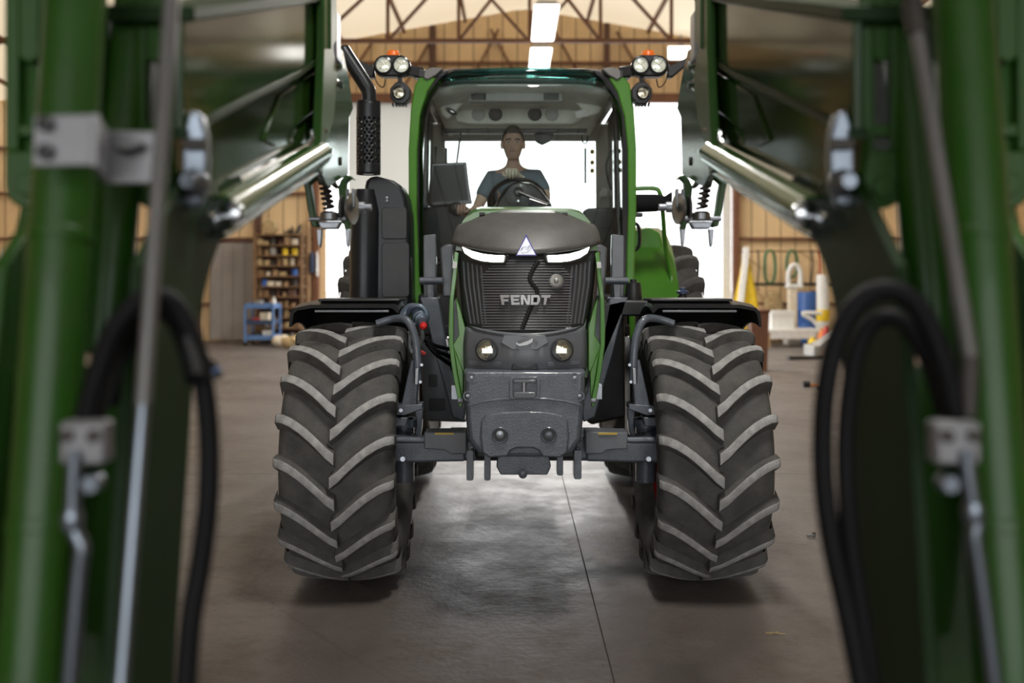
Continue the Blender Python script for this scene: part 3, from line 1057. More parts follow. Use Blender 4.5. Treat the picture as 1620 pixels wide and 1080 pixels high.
# lettering
LET = {'F': [[(0, 0), (.30, 0), (.30, 1), (0, 1)], [(0, 0), (1, 0), (.94, .27), (0, .27)], [(0, .42), (.86, .42), (.80, .66), (0, .66)]],
       'E': [[(0, 0), (.30, 0), (.30, 1), (0, 1)], [(0, 0), (1, 0), (.94, .24), (0, .24)], [(0, .39), (.88, .39), (.84, .60), (0, .60)], [(0, .76), (.98, .76), (.94, 1), (0, 1)]],
       'N': [[(0, 0), (.27, 0), (.27, 1), (0, 1)], [(.73, 0), (1, 0), (1, 1), (.73, 1)], [(.10, 0), (.36, 0), (.92, 1), (.64, 1)]],
       'D': [[(0, 0), (.28, 0), (.28, 1), (0, 1)], [(0, 0), (.78, 0), (.95, .22), (.6, .25), (0, .25)], [(.70, .12), (.95, .2), (1, .5), (.95, .8), (.70, .88)], [(0, .75), (.6, .75), (.95, .78), (.78, 1), (0, 1)]],
       'T': [[(0, 0), (1, 0), (.95, .27), (.05, .27)], [(.34, .2), (.66, .2), (.62, 1), (.36, 1)]]}
for i, ch in enumerate('FENDT'):
    mb = MB()
    for q, poly in enumerate(LET[ch]):
        pts = []
        for u, v in poly:
            xt = 791 + i * 16.4 + u * 15.0
            xc = 831.5 + (xt - 831.5) * (1 - 0.07 * v)
            pts.append(F(xc, 466.5 + v * 15.5, -0.014 - 0.0004 * q))
        mb.prism(pts, (0, 0.012, 0))
    tag(mb.build('letter', 'silver_print', TR, smooth=False), label='silver letter %s on the grille' % ch)
MB().prism([F(x, y, -0.006) for x, y in [(895, 518), (906, 518), (906, 521), (895, 521)]], (0, 0.004, 0)).build('sticker', 'white_paint', TR)


# green side blades of the bonnet
def blade(mb):
    ya, yb = 4.60, 4.80
    o = [(719, 398), (715, 440), (711, 475), (709.5, 520), (710, 545), (716, 590), (726, 642), (731, 644), (731, 632), (723, 590), (717, 545), (717.5, 475), (722, 440), (725, 400)]
    mb.prism([at(x, y, ya) for x, y in o], (0, 0.04, 0))


both(blade, 'side_blade', 'green_paint', TR, bevel=0.003)
both(lambda mb: mb.prism([at(x, y, 4.62) for x, y in [(721, 470), (728, 488), (736, 518), (736, 586), (733, 588), (727, 575), (722, 560), (716, 546), (726, 530)]], (0, 0.05, 0)), 'side_fin', 'green_paint', TR, bevel=0.003)
both(lambda mb: mb.prism([at(x, y, 4.62) for x, y in [(717, 545), (722, 560), (733, 588), (732, 632), (724, 592)]], (0, 0.03, 0)), 'side_fin', 'green_paint', TR, bevel=0.003)
both(lambda mb: mb.prism([at(x, y, 4.66) for x, y in [(717, 478), (723, 470), (735, 510), (727, 545), (717, 545)]], (0, 0.03, 0)), 'side_shield', 'slate_plastic', TR, bevel=0.003)
both(lambda mb: mb.prism([at(x, y, 4.592) for x, y in [(716.5, 414), (723, 414), (722.5, 424), (715.5, 424)]], (0, 0.012, 0)), 'side_marker', 'white_paint', TR)
both(lambda mb: mb.bx(at(714, 0, 4.62).x, at(723, 0, 4.62).x, 4.64, 4.72, at(0, 632, 4.62).z, at(0, 610, 4.62).z).cyl(at(725, 634, 4.6), at(732, 634, 4.6), 0.012, 8), 'blade_hinge', 'zinc', TR)

# --- loader console arms beside the bonnet (slate)
def console(mb):
    mb.prism([at(x, y, 5.75) for x, y in [(664, 470), (693, 470), (700, 510), (712, 575), (737, 640), (735, 668), (716, 660), (704, 615), (688, 560), (676, 510)]], (0, 0.16, 0))


both(console, 'console_arm', 'slate_cast', TR, bevel=0.008)
both(lambda mb: mb.prism([at(x, y, 5.8) for x, y in [(670, 372), (689, 370), (690, 400), (690, 470), (670, 470)]], (0, 0.07, 0)), 'console_post', 'slate_plastic', TR, bevel=0.006)
both(lambda mb: mb.prism([at(x, y, 5.76) for x, y in [(674, 440), (688, 440), (686, 472), (676, 472)]], (0, 0.05, 0)), 'console_latch', 'slate_cast', TR, bevel=0.004)
both(lambda mb: mb.tube([at(664, 444, 5.75), at(700, 444, 5.75)], 0.022, 12), 'console_pin', 'slate_cast', TR)
both(lambda mb: mb.prism([at(x, y, 5.9) for x, y in [(696, 392), (706, 386), (716, 386), (716, 470), (700, 470)]], (0, 0.10, 0)), 'bonnet_mirror_pod', 'slate_plastic', TR, bevel=0.012)
# chassis sides, tank, steps behind the axle
mb = MB()
mb.prism([at(x, y, 6.1) for x, y in [(664, 545), (712, 545), (738, 600), (738, 668), (672, 666), (668, 620)]], (0, 0.7, 0))
tank = mb.build('side_tank', 'slate_plastic', TR, bevel=0.012)
MB().prism(rr_px(678, 692, 592, 612, 3, 6.095), (0, 0.012, 0)).build('tank_pocket', 'black_plastic', tank, bevel=0.002)
MB().prism(rr_px(678, 704, 630, 650, 3, 6.095), (0, 0.012, 0)).build('tank_pocket', 'black_plastic', tank, bevel=0.002)
MB().prism([at(x, y, 6.1) for x, y in [(926, 560), (944, 520), (988, 500), (990, 660), (936, 672), (926, 665)]], (0, 0.8, 0)).build('side_box', 'black_plastic', TR, bevel=0.015)
MB().bx(XC - 0.26, XC + 0.26, 4.95, 8.2, 0.68, 1.2).build('chassis', 'black_plastic', TR, bevel=0.02)
MB().bx(XC - 0.22, XC + 0.22, 5.5, 6.4, 0.62, 1.3).build('engine_block', 'dark_iron', TR, bevel=0.02)
both(lambda mb: mb.tube([(XC - 0.95, 7.95, 0.945), (XC - 0.2, 7.95, 0.945)], 0.14, 18), 'rear_axle', 'slate_cast', TR)
# hydraulic couplings with the red cap on the left
MB().tube(smooth_path([at(637, 500, 5.25), at(650, 488, 5.25), at(664, 492, 5.22), at(672, 506, 5.2)], 5), 0.030, 10).build('coupling_arm', 'coupling_blue', TR)
mb = MB().lathe([(0.03, 0.0), (0.046, 0.008), (0.046, 0.05), (0.038, 0.056), (0.038, 0.075), (0.024, 0.08), (0.022, 0.095)], at(664, 500, 5.24), (0.25, -1, -0.25), 20)
mb.tube(smooth_path([at(646, 494, 5.22), at(652, 486, 5.2), at(664, 484, 5.19), at(674, 492, 5.19), at(676, 504, 5.19)], 4), 0.014, 10)
mb.bar(at(656, 510, 5.18), at(650, 528, 5.18), 0.03, 0.02)
mb.build('coupling_body', 'coupling_blue', TR, bevel=0.002)
MB().lathe([(0.016, 0), (0.020, -0.012), (0.018, -0.03), (0.006, -0.036)], at(671, 515, 5.16), (0.1, 1, 0), 14).build('red_valve_cap', 'red_cap', TR)
MB().tube(smooth_path([at(652, 520, 5.18), at(648, 545, 5.18), at(652, 558, 5.18), at(658, 550, 5.18)], 6), 0.010, 8).build('coupling_loop', 'zinc', TR)
MB().tube(smooth_path([at(667, 516, 5.2), at(668, 535, 5.2), at(664, 545, 5.2)], 5), 0.013, 8).build('coupling_stem', 'zinc', TR)
for k in range(3):
    MB().tube(smooth_path([at(668 + 3 * k, 530 + 6 * k, 5.5), at(685 + 3 * k, 545 + 8 * k, 5.5), at(712, 552 + 12 * k, 5.6)], 5), 0.012, 8).build('hydraulic_hose', 'hose_rubber', TR)
MB().box(at(669, 558, 5.5), (0.035, 0.02, 0.02), (0, 0.6, 0)).build('red_tag', 'red_plastic', TR, bevel=0.004)
# platform right of the bonnet with canister and filler caps
MB().prism([at(x, y, 5.75) for x, y in [(948, 482), (985, 474), (1075, 476), (1090, 490), (1090, 500), (985, 500), (960, 560), (948, 600)]], (0, 0.5, 0)).build('side_deck', 'black_plastic', TR, bevel=0.012)
MB().lathe([(0.052, 0), (0.055, 0.01), (0.045, 0.10), (0.043, 0.115), (0.02, 0.118), (0.02, 0.135), (0.005, 0.137)], at(1002, 477, 5.9), (0, 0, 1), 22).build('air_canister', 'black_plastic', TR)
cap = MB().lathe([(0.030, 0), (0.030, 0.03), (0.022, 0.035), (0.022, 0.05)], at(1080, 476, 5.9), (0, 0, 1), 18).build('filler_neck', 'black_plastic', TR)
MB().lathe([(0.036, 0.045), (0.036, 0.06), (0.02, 0.065), (0.018, 0.08), (0.005, 0.082)], at(1080, 476, 5.9), (0, 0, 1), 18).build('filler_cap', 'dark_blue', TR)

# --- cab
YC = 6.5


def C_(px, py, Y=YC):
    return at(px, py, Y)


# A pillars: swept section following the photographed curve
def pillar(mb):
    outer = [(657, 482), (650, 440), (646.5, 330), (646, 236), (650, 170), (656, 134), (664, 122)]
    inner = [(669, 482), (663, 440), (659.5, 330), (660, 236), (665, 185), (676, 145), (690, 122)]
    rings = []
    for (a, b_) in zip(outer, inner):
        y0 = YC - 0.10 + 0.22 * (482 - a[1]) / 360.0
        p, q = at(a[0], a[1], y0), at(b_[0], b_[1], y0)
        rings.append([p, q, q + Vector((0, 0.09, 0)), p + Vector((0, 0.09, 0))])
    mb.loft(rings)


both(pillar, 'cab_pillar', 'green_paint', TR, bevel=0.010, seg=3)


def frit(mb):
    outer = [(668, 482), (662, 440), (658.5, 330), (659, 236), (664, 185), (675, 145), (690, 122), (710, 114)]
    inner = [(678, 482), (673, 440), (669, 330), (669, 236), (674, 192), (684, 155), (699, 131), (716, 122)]
    rings = []
    for (a, b_) in zip(outer, inner):
        y0 = YC - 0.085 + 0.22 * (482 - a[1]) / 360.0
        p, q = at(a[0], a[1], y0), at(b_[0], b_[1], y0)
        rings.append([p, q, q + Vector((0, 0.02, 0)), p + Vector((0, 0.02, 0))])
    mb.loft(rings)


both(frit, 'windscreen_seal', 'black_gloss', TR, bevel=0.003)
YT = YC + 0.135
MB().prism([at(x, y, YT) for x, y in [(690, 122), (702, 113), (720, 109), (930, 109), (948, 113), (958, 122), (945, 118), (930, 113.5), (720, 113.5), (705, 118)]], (0, 0.03, 0)).build('windscreen_header', 'black_gloss', TR)


def screen(u, v):
    e = 2 * u - 1
    yy = 482 - v * 370
    y0 = YC - 0.09 + 0.22 * (482 - yy) / 360.0
    hw = 160.5
    if yy > 440:
        hw = 158
    if yy < 190:
        hw = 160 - ((190 - yy) / 78.0) ** 2 * 46
    p = at(824 + e * hw, yy, y0)
    p.y -= 0.10 * (1 - e * e)
    return p


MB().grid(lambda u, v: screen(u, v * 0.955), 20, 24).build('windscreen', 'cab_glass', TR, solid=0.005, angle=80)
MB().grid(lambda u, v: screen(u, 0.955 + v * 0.045) + Vector((0, -0.002, 0)), 20, 3).build('sun_band', 'sunband', TR, solid=0.005, angle=80)

# roof shell
def roof_sec(Y, z0, z1, hw):
    pts = [(hw - 0.03, z0), (hw, z0 + 0.03), (hw - 0.01, z1 - 0.05), (hw - 0.08, z1 - 0.012), (hw - 0.22, z1)]
    return [Vector((XC - 0.01 - x, Y, z)) for x, z in pts] + [Vector((XC - 0.01 + x, Y, z)) for x, z in reversed(pts)]


mb = MB()
mb.loft([roof_sec(6.66, 2.955, 3.01, 0.60), roof_sec(6.70, 2.93, 3.035, 0.67), roof_sec(6.85, 2.92, 3.06, 0.70), roof_sec(7.6, 2.90, 3.09, 0.72), roof_sec(8.25, 2.88, 3.05, 0.70), roof_sec(8.36, 2.90, 3.0, 0.62)])
MB_roof = mb.build('cab_roof', 'roof_grey', TR, angle=50)
both(lambda mb: mb.loft([[at(x, y, 6.60) for x, y in [(670, 122), (672, 110), (684, 106), (700, 108), (690, 118), (676, 126)]],
                         [at(x, y, 6.60) + Vector((0, 0.25, 0)) for x, y in [(668, 124), (670, 108), (684, 104), (702, 106), (692, 118), (676, 128)]]]), 'roof_corner', 'roof_grey', TR, bevel=0.006)
both(lambda mb: mb.prism([at(x, y, 6.62) for x, y in [(650, 106), (672, 110), (676, 124), (655, 122)]], (0, 0.12, 0)), 'lamp_mount', 'black_plastic', TR, bevel=0.008)

# headliner, overhead console
def liner(u, v):
    e = 2 * u - 1
    Y = 6.70 + v * 1.45
    return Vector((XC - 0.01 + e * (0.62 - 0.04 * v), Y, 2.925 - 0.10 * v ** 0.7 - 0.05 * abs(e) ** 4))


MB().grid(liner, 16, 10).build('headliner', 'cab_light', TR, solid=0.015, solid_off=1, angle=80)
YO = 7.34
MB().prism([at(x, y, YO) for x, y in [(722, 168), (918, 168), (925, 176), (920, 192), (905, 196), (738, 196), (722, 192), (717, 176)]], (0, 0.12, 0)).build('overhead_console', 'cab_light', TR, bevel=0.012)
MB().prism([at(x, y, 6.88) for x, y in [(744, 142), (888, 142), (890, 160), (742, 160)]], (0, 0.10, 0)).build('radio_panel', 'cab_grey', TR, bevel=0.006)
for px in (757, 872):
    MB().prism([at(px - 12, 147, 6.875), at(px + 12, 147, 6.875), at(px + 12, 158, 6.875), at(px - 12, 158, 6.875)], (0, 0.012, 0)).build('roof_switch_panel', 'cab_dark', TR, bevel=0.003)
for px, big in ((757, 1), (784, 0), (846, 0), (873, 1)):
    MB().lathe([(0.050, 0), (0.052, 0.012), (0.042, 0.016), (0.03, 0.008), (0.001, 0.006)], at(px, 181, YO), (0, -1, 0), 22).build('roof_vent', 'cab_grey' if big else 'cab_dark', TR)
MB().prism([at(x, y, 7.5) for x, y in [(700, 203), (930, 203), (928, 210), (702, 210)]], (0, 0.1, 0)).build('roof_rail', 'cab_dark', TR, bevel=0.008)
MB().prism([at(x, y, 7.6) for x, y in [(842, 210), (878, 210), (872, 222), (858, 229), (848, 224)]], (0, 0.06, 0)).build('sun_visor', 'cab_dark', TR, bevel=0.01)
MB().loft([[at(x, y, 7.1) for x, y in [(693, 160), (735, 140), (738, 158), (722, 176), (708, 190), (698, 180)]], [at(x, y, 7.3) for x, y in [(693, 160), (735, 140), (738, 158), (722, 176), (708, 190), (698, 180)]]]).build('roof_lamp_pod', 'cab_light', TR, bevel=0.02)
MB().ell(at(714, 176, 7.08), (0.05, 0.02, 0.02), 12, 8, rot=(0, 0.5, 0)).build('cab_lamp', 'chrome', TR)
MB().loft([[at(x, y, 7.1) for x, y in [(955, 165), (912, 142), (908, 160), (930, 185), (948, 180)]], [at(x, y, 7.3) for x, y in [(955, 165), (912, 142), (908, 160), (930, 185), (948, 180)]]]).build('roof_lamp_pod', 'cab_light', TR, bevel=0.02)
MB().box(at(920, 180, 7.08), (0.10, 0.02, 0.06), (0, -0.2, 0)).build('map_lamp', 'white_paint', TR, bevel=0.01)

# rear frame, side posts, rear and side glass, floor, firewall
YR = 8.1
both(lambda mb: mb.prism([at(x, y, YR) for x, y in [(676, 195), (704, 195), (702, 480), (672, 480)]], (0, 0.10, 0)), 'rear_pillar', 'cab_grey', TR, bevel=0.02)
both(lambda mb: mb.prism([(XC - 0.735, 7.25, 1.4), (XC - 0.70, 7.25, 1.4), (XC - 0.70, 7.36, 1.4), (XC - 0.735, 7.36, 1.4)], (0.02, 0.0, 1.52)), 'door_pillar', 'black_gloss', TR, bevel=0.01)
MB().bx(XC - 0.68, XC + 0.66, YR, YR + 0.08, 2.74, 2.90).build('rear_header', 'cab_grey', TR, bevel=0.02)
MB().bx(XC - 0.68, XC + 0.66, YR, YR + 0.08, 1.45, 1.72).build('rear_bulkhead', 'cab_dark', TR, bevel=0.02)
MB().bx(XC - 0.62, XC + 0.60, YR + 0.03, YR + 0.036, 1.70, 2.76).build('rear_window', 'side_glass', TR)
both(lambda mb: mb.prism([(XC - 0.735, 6.60, 1.45), (XC - 0.73, 8.08, 1.45), (XC - 0.70, 8.08, 2.88), (XC - 0.705, 6.66, 2.90)], (0.005, 0, 0)), 'door_glass', 'side_glass', TR)
MB().bx(XC - 0.70, XC + 0.70, 6.35, 8.15, 1.22, 1.30).build('cab_floor', 'black_plastic', TR, bevel=0.02)
MB().bx(XC - 0.68, XC + 0.68, 6.36, 6.42, 1.25, 1.50).build('firewall', 'black_plastic', TR, bevel=0.02)
both(lambda mb: mb.prism([(XC - 0.74, 6.42, 1.2), (XC - 0.70, 6.42, 1.2), (XC - 0.70, 6.42, 1.48), (XC - 0.74, 6.42, 1.48)], (0, 1.7, 0)), 'door_sill', 'green_paint', TR, bevel=0.01)
MB().cyl(at(684, 306, 8.08), at(690, 232, 8.08), 0.008, 6).build('grab_wire', 'cab_dark', TR)
MB().tube(smooth_path([at(920, 214, 7.5), at(922, 225, 7.5), at(928, 226, 7.5), at(930, 214, 7.5)], 5), 0.006, 6).build('coat_hook', 'cab_dark', TR)
MB().tube([at(926, 234, 7.9), at(926, 290, 7.9)], 0.010, 8).build('grab_rail', 'cab_dark', TR)
MB().tube([at(706, 234, 7.9), at(706, 262, 7.9)], 0.010, 8).build('grab_rail', 'cab_dark', TR)
MB().tube([at(729, 208, 7.3), at(722, 262, 7.3)], 0.008, 8).build('monitor_stalk', 'cab_dark', TR)
for py in (240, 257, 270):
    MB().ell(at(937, py, 8.05), (0.02, 0.01, 0.022), 10, 6).build('pillar_tag', 'yellow_sticker', TR)
MB().prism([at(x, y, 7.9) for x, y in [(948, 305), (955, 296), (961, 299), (960, 310), (949, 311)]], (0, 0.004, 0)).build('paper_note', 'white_paint', TR)
MB().tube(smooth_path([at(967, 238, 6.75), at(959, 262, 6.75), at(964, 292, 6.75), at(968, 300, 6.75)], 6), 0.008, 8).build('door_handle_bar', 'cab_dark', TR)
# side console, monitor, seat, dash, wheel
mon = MB().prism([at(x, y, 6.95) for x, y in [(682, 258), (738, 256), (742, 292), (747, 322), (676, 326)]], (0, 0.035, 0)).build('monitor', 'screen', TR, bevel=0.006)
MB().prism([at(x, y, 6.945) for x, y in [(686, 262), (734, 260), (738, 292), (741, 316), (681, 320)]], (0, -0.003, 0)).build('monitor_screen', 'cab_dark', mon)
MB().tube([at(712, 320, 6.98), at(716, 372, 7.1)], 0.02, 10).build('monitor_arm', 'cab_dark', TR)
MB().prism([at(x, y, 7.0) for x, y in [(664, 330), (700, 322), (742, 328), (752, 350), (750, 400), (668, 420)]], (0, 0.7, 0)).build('armrest_console', 'cab_dark', TR, bevel=0.02)
MB().ell(at(722, 330, 6.95), (0.05, 0.06, 0.05), 14, 10).build('joystick', 'cab_dark', TR)
MB().tube([at(738, 312, 6.97), at(735, 330, 6.97)], 0.008, 8).build('red_lever', 'red_plastic', TR)
MB().loft([[at(x, y, 7.55) for x, y in [(772, 330), (862, 330), (862, 400), (772, 400)]], [at(x, y, 7.75) for x, y in [(780, 285), (848, 285), (862, 400), (772, 400)]]]).build('seat_back', 'cab_dark', TR, bevel=0.03)
MB().bx(XC - 0.30, XC + 0.22, 7.0, 7.65, 1.62, 1.76).build('seat_cushion', 'cab_dark', TR, bevel=0.04)
MB().bx(XC - 0.2, XC + 0.14, 7.15, 7.55, 1.29, 1.63).build('seat_base', 'black_plastic', TR, bevel=0.03)
MB().loft([[at(x, y, 7.2) for x, y in [(920, 335), (930, 329), (970, 328), (976, 345), (972, 365), (928, 365)]], [at(x, y, 7.7) for x, y in [(920, 335), (930, 329), (970, 328), (976, 345), (972, 365), (928, 365)]]]).build('passenger_seat', 'cab_dark', TR, bevel=0.02)
MB().bx(at(928, 0, 7.4).x, at(968, 0, 7.4).x, 7.2, 7.7, 1.29, 1.98).build('passenger_seat_base', 'cab_dark', TR, bevel=0.02)
# instrument hood with its round back and wiper motor
MB().loft([[at(x, y, 6.62) for x, y in [(776, 345), (788, 318), (800, 300), (812, 291), (826, 288), (842, 291), (854, 300), (868, 318), (880, 345)]],
           [at(x, y, 6.9) for x, y in [(772, 345), (786, 318), (798, 298), (811, 289), (826, 286), (843, 289), (856, 298), (870, 318), (884, 345)]]]).build('instrument_hood', 'black_plastic', TR, bevel=0.012)
MB().lathe([(0.085, 0), (0.088, 0.01), (0.08, 0.016), (0.001, 0.018)], at(821, 311, 6.615), (0, -1, 0), 30).build('instrument_back', 'slate_plastic', TR)
MB().lathe([(0.034, 0), (0.034, 0.012), (0.024, 0.014), (0.02, 0.03), (0.002, 0.032)], at(820, 304, 6.59), (0, -1, 0), 20).build('wiper_hub', 'black_gloss', TR)
MB().lathe([(0.016, 0), (0.016, 0.02), (0.006, 0.022)], at(820, 318, 6.585), (0, -1, 0), 16).build('wiper_pivot', 'black_gloss', TR)
MB().lathe([(0.006, 0.022), (0.006, 0.026), (0.001, 0.026)], at(820, 318, 6.585), (0, -1, 0), 10).build('washer_nozzle', 'chrome', TR)
MB().tube([at(821, 304, 6.35), at(845, 314, 6.33), at(872, 324, 6.32)], [0.013, 0.010, 0.008], 8).build('wiper_arm', 'black_gloss', TR)
MB().tube([at(838, 315, 6.33), at(866, 324, 6.32)], 0.006, 8).build('wiper_blade', 'black_gloss', TR)
# steering wheel
wc = at(819, 322, 6.98)
mb = MB()
tilt = Euler((R(38), 0, 0)).to_matrix()
pth = [wc + tilt @ Vector((0.205 * math.cos(2 * PI * k / 28), 0, 0.205 * math.sin(2 * PI * k / 28))) for k in range(28)]
mb.tube(pth, 0.016, 8, closed=True)
sw = mb.build('steering_wheel', 'black_plastic', TR)
for a in (90, 210, 330):
    MB().bar(wc, wc + tilt @ Vector((0.2 * math.cos(R(a)), 0, 0.2 * math.sin(R(a)))), 0.03, 0.015).build('spoke', 'black_plastic', sw)
MB().cyl(wc, wc + tilt @ Vector((0, -0.02, 0)) + Vector((0, -0.3, -0.3)), 0.035, 12).build('steering_column', 'black_plastic', sw)

# --- work lamp clusters, beacons, mirror arms on the roof corners
for s in (-1, 1):
    def q(px, py, Y=6.55):
        p = at(px, py, Y)
        if s > 0:
            p.x = 2 * (XC - 0.01) - p.x
        return p
    mb = MB()
    ho = []
    for (cx_, a0) in ((633, -90), (607, 90)):
        for i in range(9):
            a = R(a0 + 180 * i / 8)
            ho.append(q(cx_ + 16.5 * math.cos(a), 103.5 + 17 * math.sin(a)))
    mb.prism(ho, (0, 0.09, 0))
    tw = mb.build('twin_work_lamp', 'black_plastic', TR, bevel=0.012)
    for px in (607, 635):
        MB().lathe([(0.058, 0.0), (0.060, 0.02), (0.050, 0.024), (0.047, 0.008)], q(px, 103.5), (0, -1, 0), 26, caps=False).build('lamp_ring', 'black_gloss', tw)
        MB().lathe([(0.048, 0.004), (0.03, 0.012), (0.001, 0.014)], q(px, 103.5), (0, -1, 0), 24).build('lens', 'lamp_lens', tw)
        for a in (45, 135):
            d = Vector((math.cos(R(a)), 0, math.sin(R(a)))) * 0.045
            MB().bar(q(px, 103.5) - d + Vector((0, -0.015, 0)), q(px, 103.5) + d + Vector((0, -0.015, 0)), 0.005, 0.003).build('lens_rib', 'lamp_dim', tw)
    MB().lathe([(0.045, 0), (0.045, 0.03), (0.035, 0.045), (0.005, 0.05)], q(622, 91, 6.75), (0, 0, 1), 16).build('beacon', 'amber', TR)
    mb = MB()
    oc = [q(633 + 17.5 * math.cos(R(22.5 + 45 * k)), 147 + 19 * math.sin(R(22.5 + 45 * k))) for k in range(8)]
    mb.prism(oc, (0, 0.10, 0))
    wl = mb.build('work_lamp', 'black_plastic', TR, bevel=0.008)
    MB().lathe([(0.044, 0), (0.046, 0.022), (0.038, 0.026), (0.032, 0.006)], q(631, 147), (0, -1, 0), 22, caps=False).build('lamp_ring', 'black_gloss', wl)
    MB().lathe([(0.033, 0.004), (0.001, 0.012)], q(631, 147), (0, -1, 0), 22).build('lens', 'lamp_dim', wl)
    for k in range(5):
        p = q(622 + k * 5, 166, 6.6)
        MB().box(p, (0.010, 0.06, 0.02)).build('cooling_fin', 'black_plastic', wl)
    MB().bar(q(633, 118, 6.6), q(633, 132, 6.6), 0.03).build('lamp_bracket', 'black_plastic', TR, bevel=0.004)
    MB().bar(q(645, 112, 6.62), q(668, 116, 6.66), 0.06, 0.07).build('lamp_bar', 'black_plastic', TR, bevel=0.008)
    MB().prism([q(x, y, 6.66) for x, y in [(592, 98), (585, 103), (560, 90), (545, 94), (546, 104), (565, 106), (584, 122), (592, 122)]], (0, 0.08, 0)).build('mirror_arm', 'black_plastic', TR, bevel=0.01)
    MB().tube(smooth_path([q(591, 110), q(596, 130), q(606, 138), q(610, 125)], 5), 0.004, 6).build('lamp_cable', 'hose_rubber', TR)

# --- exhaust stack: muffler box, perforated guard, bent outlet
YE = 6.2
mb = MB()
rings = []
for y, xl, xr in ((278, 586, 596), (285, 578, 622), (293, 576, 634), (310, 575, 642), (340, 572, 647), (400, 562, 649), (490, 558, 651)):
    p0, p1 = at(xl, y, YE - 0.05), at(xr, y, YE - 0.05)
    p0.y += 0.02
    rings.append([p0, p1, p1 + Vector((0, 0.34, 0)), p0 + Vector((0, 0.34, 0))])
mb.loft(rings)
mf = mb.build('exhaust_housing', 'exhaust_black', TR, bevel=0.025, seg=3)
MB().lathe([(0.092, 0), (0.092, 0.62), (0.07, 0.72), (0.06, 0.76)], at(576, 490, YE - 0.02), (0.01, 0, 1), 28).build('exhaust_body', 'exhaust_black', TR)
MB().prism(rr_px(604, 644, 328, 378, 5, YE - 0.055), (0, -0.008, 0)).build('housing_panel', 'black_plastic', mf, bevel=0.004)
MB().prism(rr_px(604, 648, 384, 470, 6, YE - 0.055), (0, -0.008, 0)).build('housing_panel', 'black_plastic', mf, bevel=0.004)
for px, py in ((612, 313), (612, 318), (616, 402)):
    MB().lathe([(0.009, 0), (0.009, -0.006), (0.002, -0.009)], at(px, py, YE - 0.05), (0, 1, 0), 10).build('housing_bolt', 'zinc', mf)
# perforated guard: rings of strips around real holes
gx = at(583, 0, YE).x
gr_ = 0.0745
z0g, z1g = at(0, 276, YE).z, at(0, 163, YE).z
mb = MB()
NA = 60
NZ = 40
hz0, hz1 = at(0, 262, YE).z, at(0, 186, YE).z
cells = {}
vs = []
for j in range(NZ + 1):
    z = z0g + (z1g - z0g) * j / NZ
    for i in range(NA):
        a = 2 * PI * i / NA
        vs.append(Vector((gx + gr_ * math.cos(a), YE + gr_ * math.sin(a), z)))
fs = []
for j in range(NZ):
    z = z0g + (z1g - z0g) * (j + 0.5) / NZ
    for i in range(NA):
        hole = False
        if hz0 < z < hz1:
            jj = j // 2
            if j % 2 == 0 and (i + 2 * (jj % 2)) % 4 in (0, 1):
                hole = True
        if not hole:
            fs.append((j * NA + i, j * NA + (i + 1) % NA, (j + 1) * NA + (i + 1) % NA, (j + 1) * NA + i))
mb.add(vs, fs)
mb.build('perforated_guard', 'exhaust_black', TR, solid=0.004)
MB().cyl((gx, YE, z0g), (gx, YE, z1g), 0.036, 14).build('inner_pipe', 'exhaust_black', TR)
pp = smooth_path([(gx, YE, z1g - 0.05), (gx + 0.002, YE, z1g + 0.06), at(578, 134, YE), at(560, 106, YE), at(546, 84, YE), at(541, 74, YE)], 6)
MB().tube(pp, [0.047] * (len(pp) - 6) + [0.046, 0.046, 0.045, 0.042, 0.036, 0.024], 20).build('exhaust_outlet', 'exhaust_black', TR)
MB().lathe([(0.04, 0), (gr_ + 0.003, 0.0), (gr_ + 0.003, 0.012), (0.04, 0.012)], (gx, YE, z1g - 0.004), (0, 0, 1), 28).build('guard_collar', 'exhaust_black', TR)

# --- rear mudguards, handrails, step lamp on the right
def rear_guard(mb):
    rings = []
    for i in range(21):
        a = R(62) - R(150) * i / 20
        d = Vector((0, -math.sin(a), math.cos(a)))
        o = Vector((0, 7.95, 0.945))
        rr = 1.02
        rings.append([o + d * r + Vector((x, 0, 0)) for x, r in [(XC - 0.70, rr - 0.25), (XC - 0.70, rr), (XC - 0.78, rr + 0.06), (XC - 1.10, rr + 0.05), (XC - 1.14, rr + 0.02), (XC - 1.10, rr + 0.02), (XC - 0.78, rr + 0.03), (XC - 0.74, rr - 0.25)]])
    mb.loft(rings)


both(rear_guard, 'rear_mudguard', 'green_paint', TR)
MB().prism([at(x, y, 7.35) for x, y in [(998, 364), (1028, 360), (1044, 368), (1052, 400), (1058, 440), (1060, 480), (998, 480)]], (0, 0.12, 0)).build('mudguard_front_panel', 'green_satin', TR, bevel=0.02)
MB().tube(smooth_path([at(996, 299, 6.9), at(1034, 298, 6.9), at(1044, 306, 6.9), at(1048, 330, 6.95), at(1053, 390, 7.05), at(1061, 430, 7.1), at(1062, 448, 7.1), at(1054, 455, 7.1), at(1016, 458, 7.1)], 6), 0.017, 10).build('handrail', 'green_paint', TR)
MB().lathe([(0.02, 0), (0.06, 0.01), (0.065, 0.03), (0.062, 0.20), (0.05, 0.26), (0.02, 0.265)], at(992, 322, 6.8), (1, 0.1, 0.03), 20).build('side_mirror_arm', 'matte_black', TR)
MB().prism([at(x, y, 6.8) for x, y in [(1040, 313), (1054, 309), (1064, 302), (1064, 330), (1052, 331), (1040, 330)]], (0, 0.1, 0)).build('side_mirror_foot', 'matte_black', TR, bevel=0.01)
MB().box(at(1010, 340, 6.8), (0.06, 0.05, 0.03)).build('side_lamp', 'black_plastic', TR, bevel=0.008)
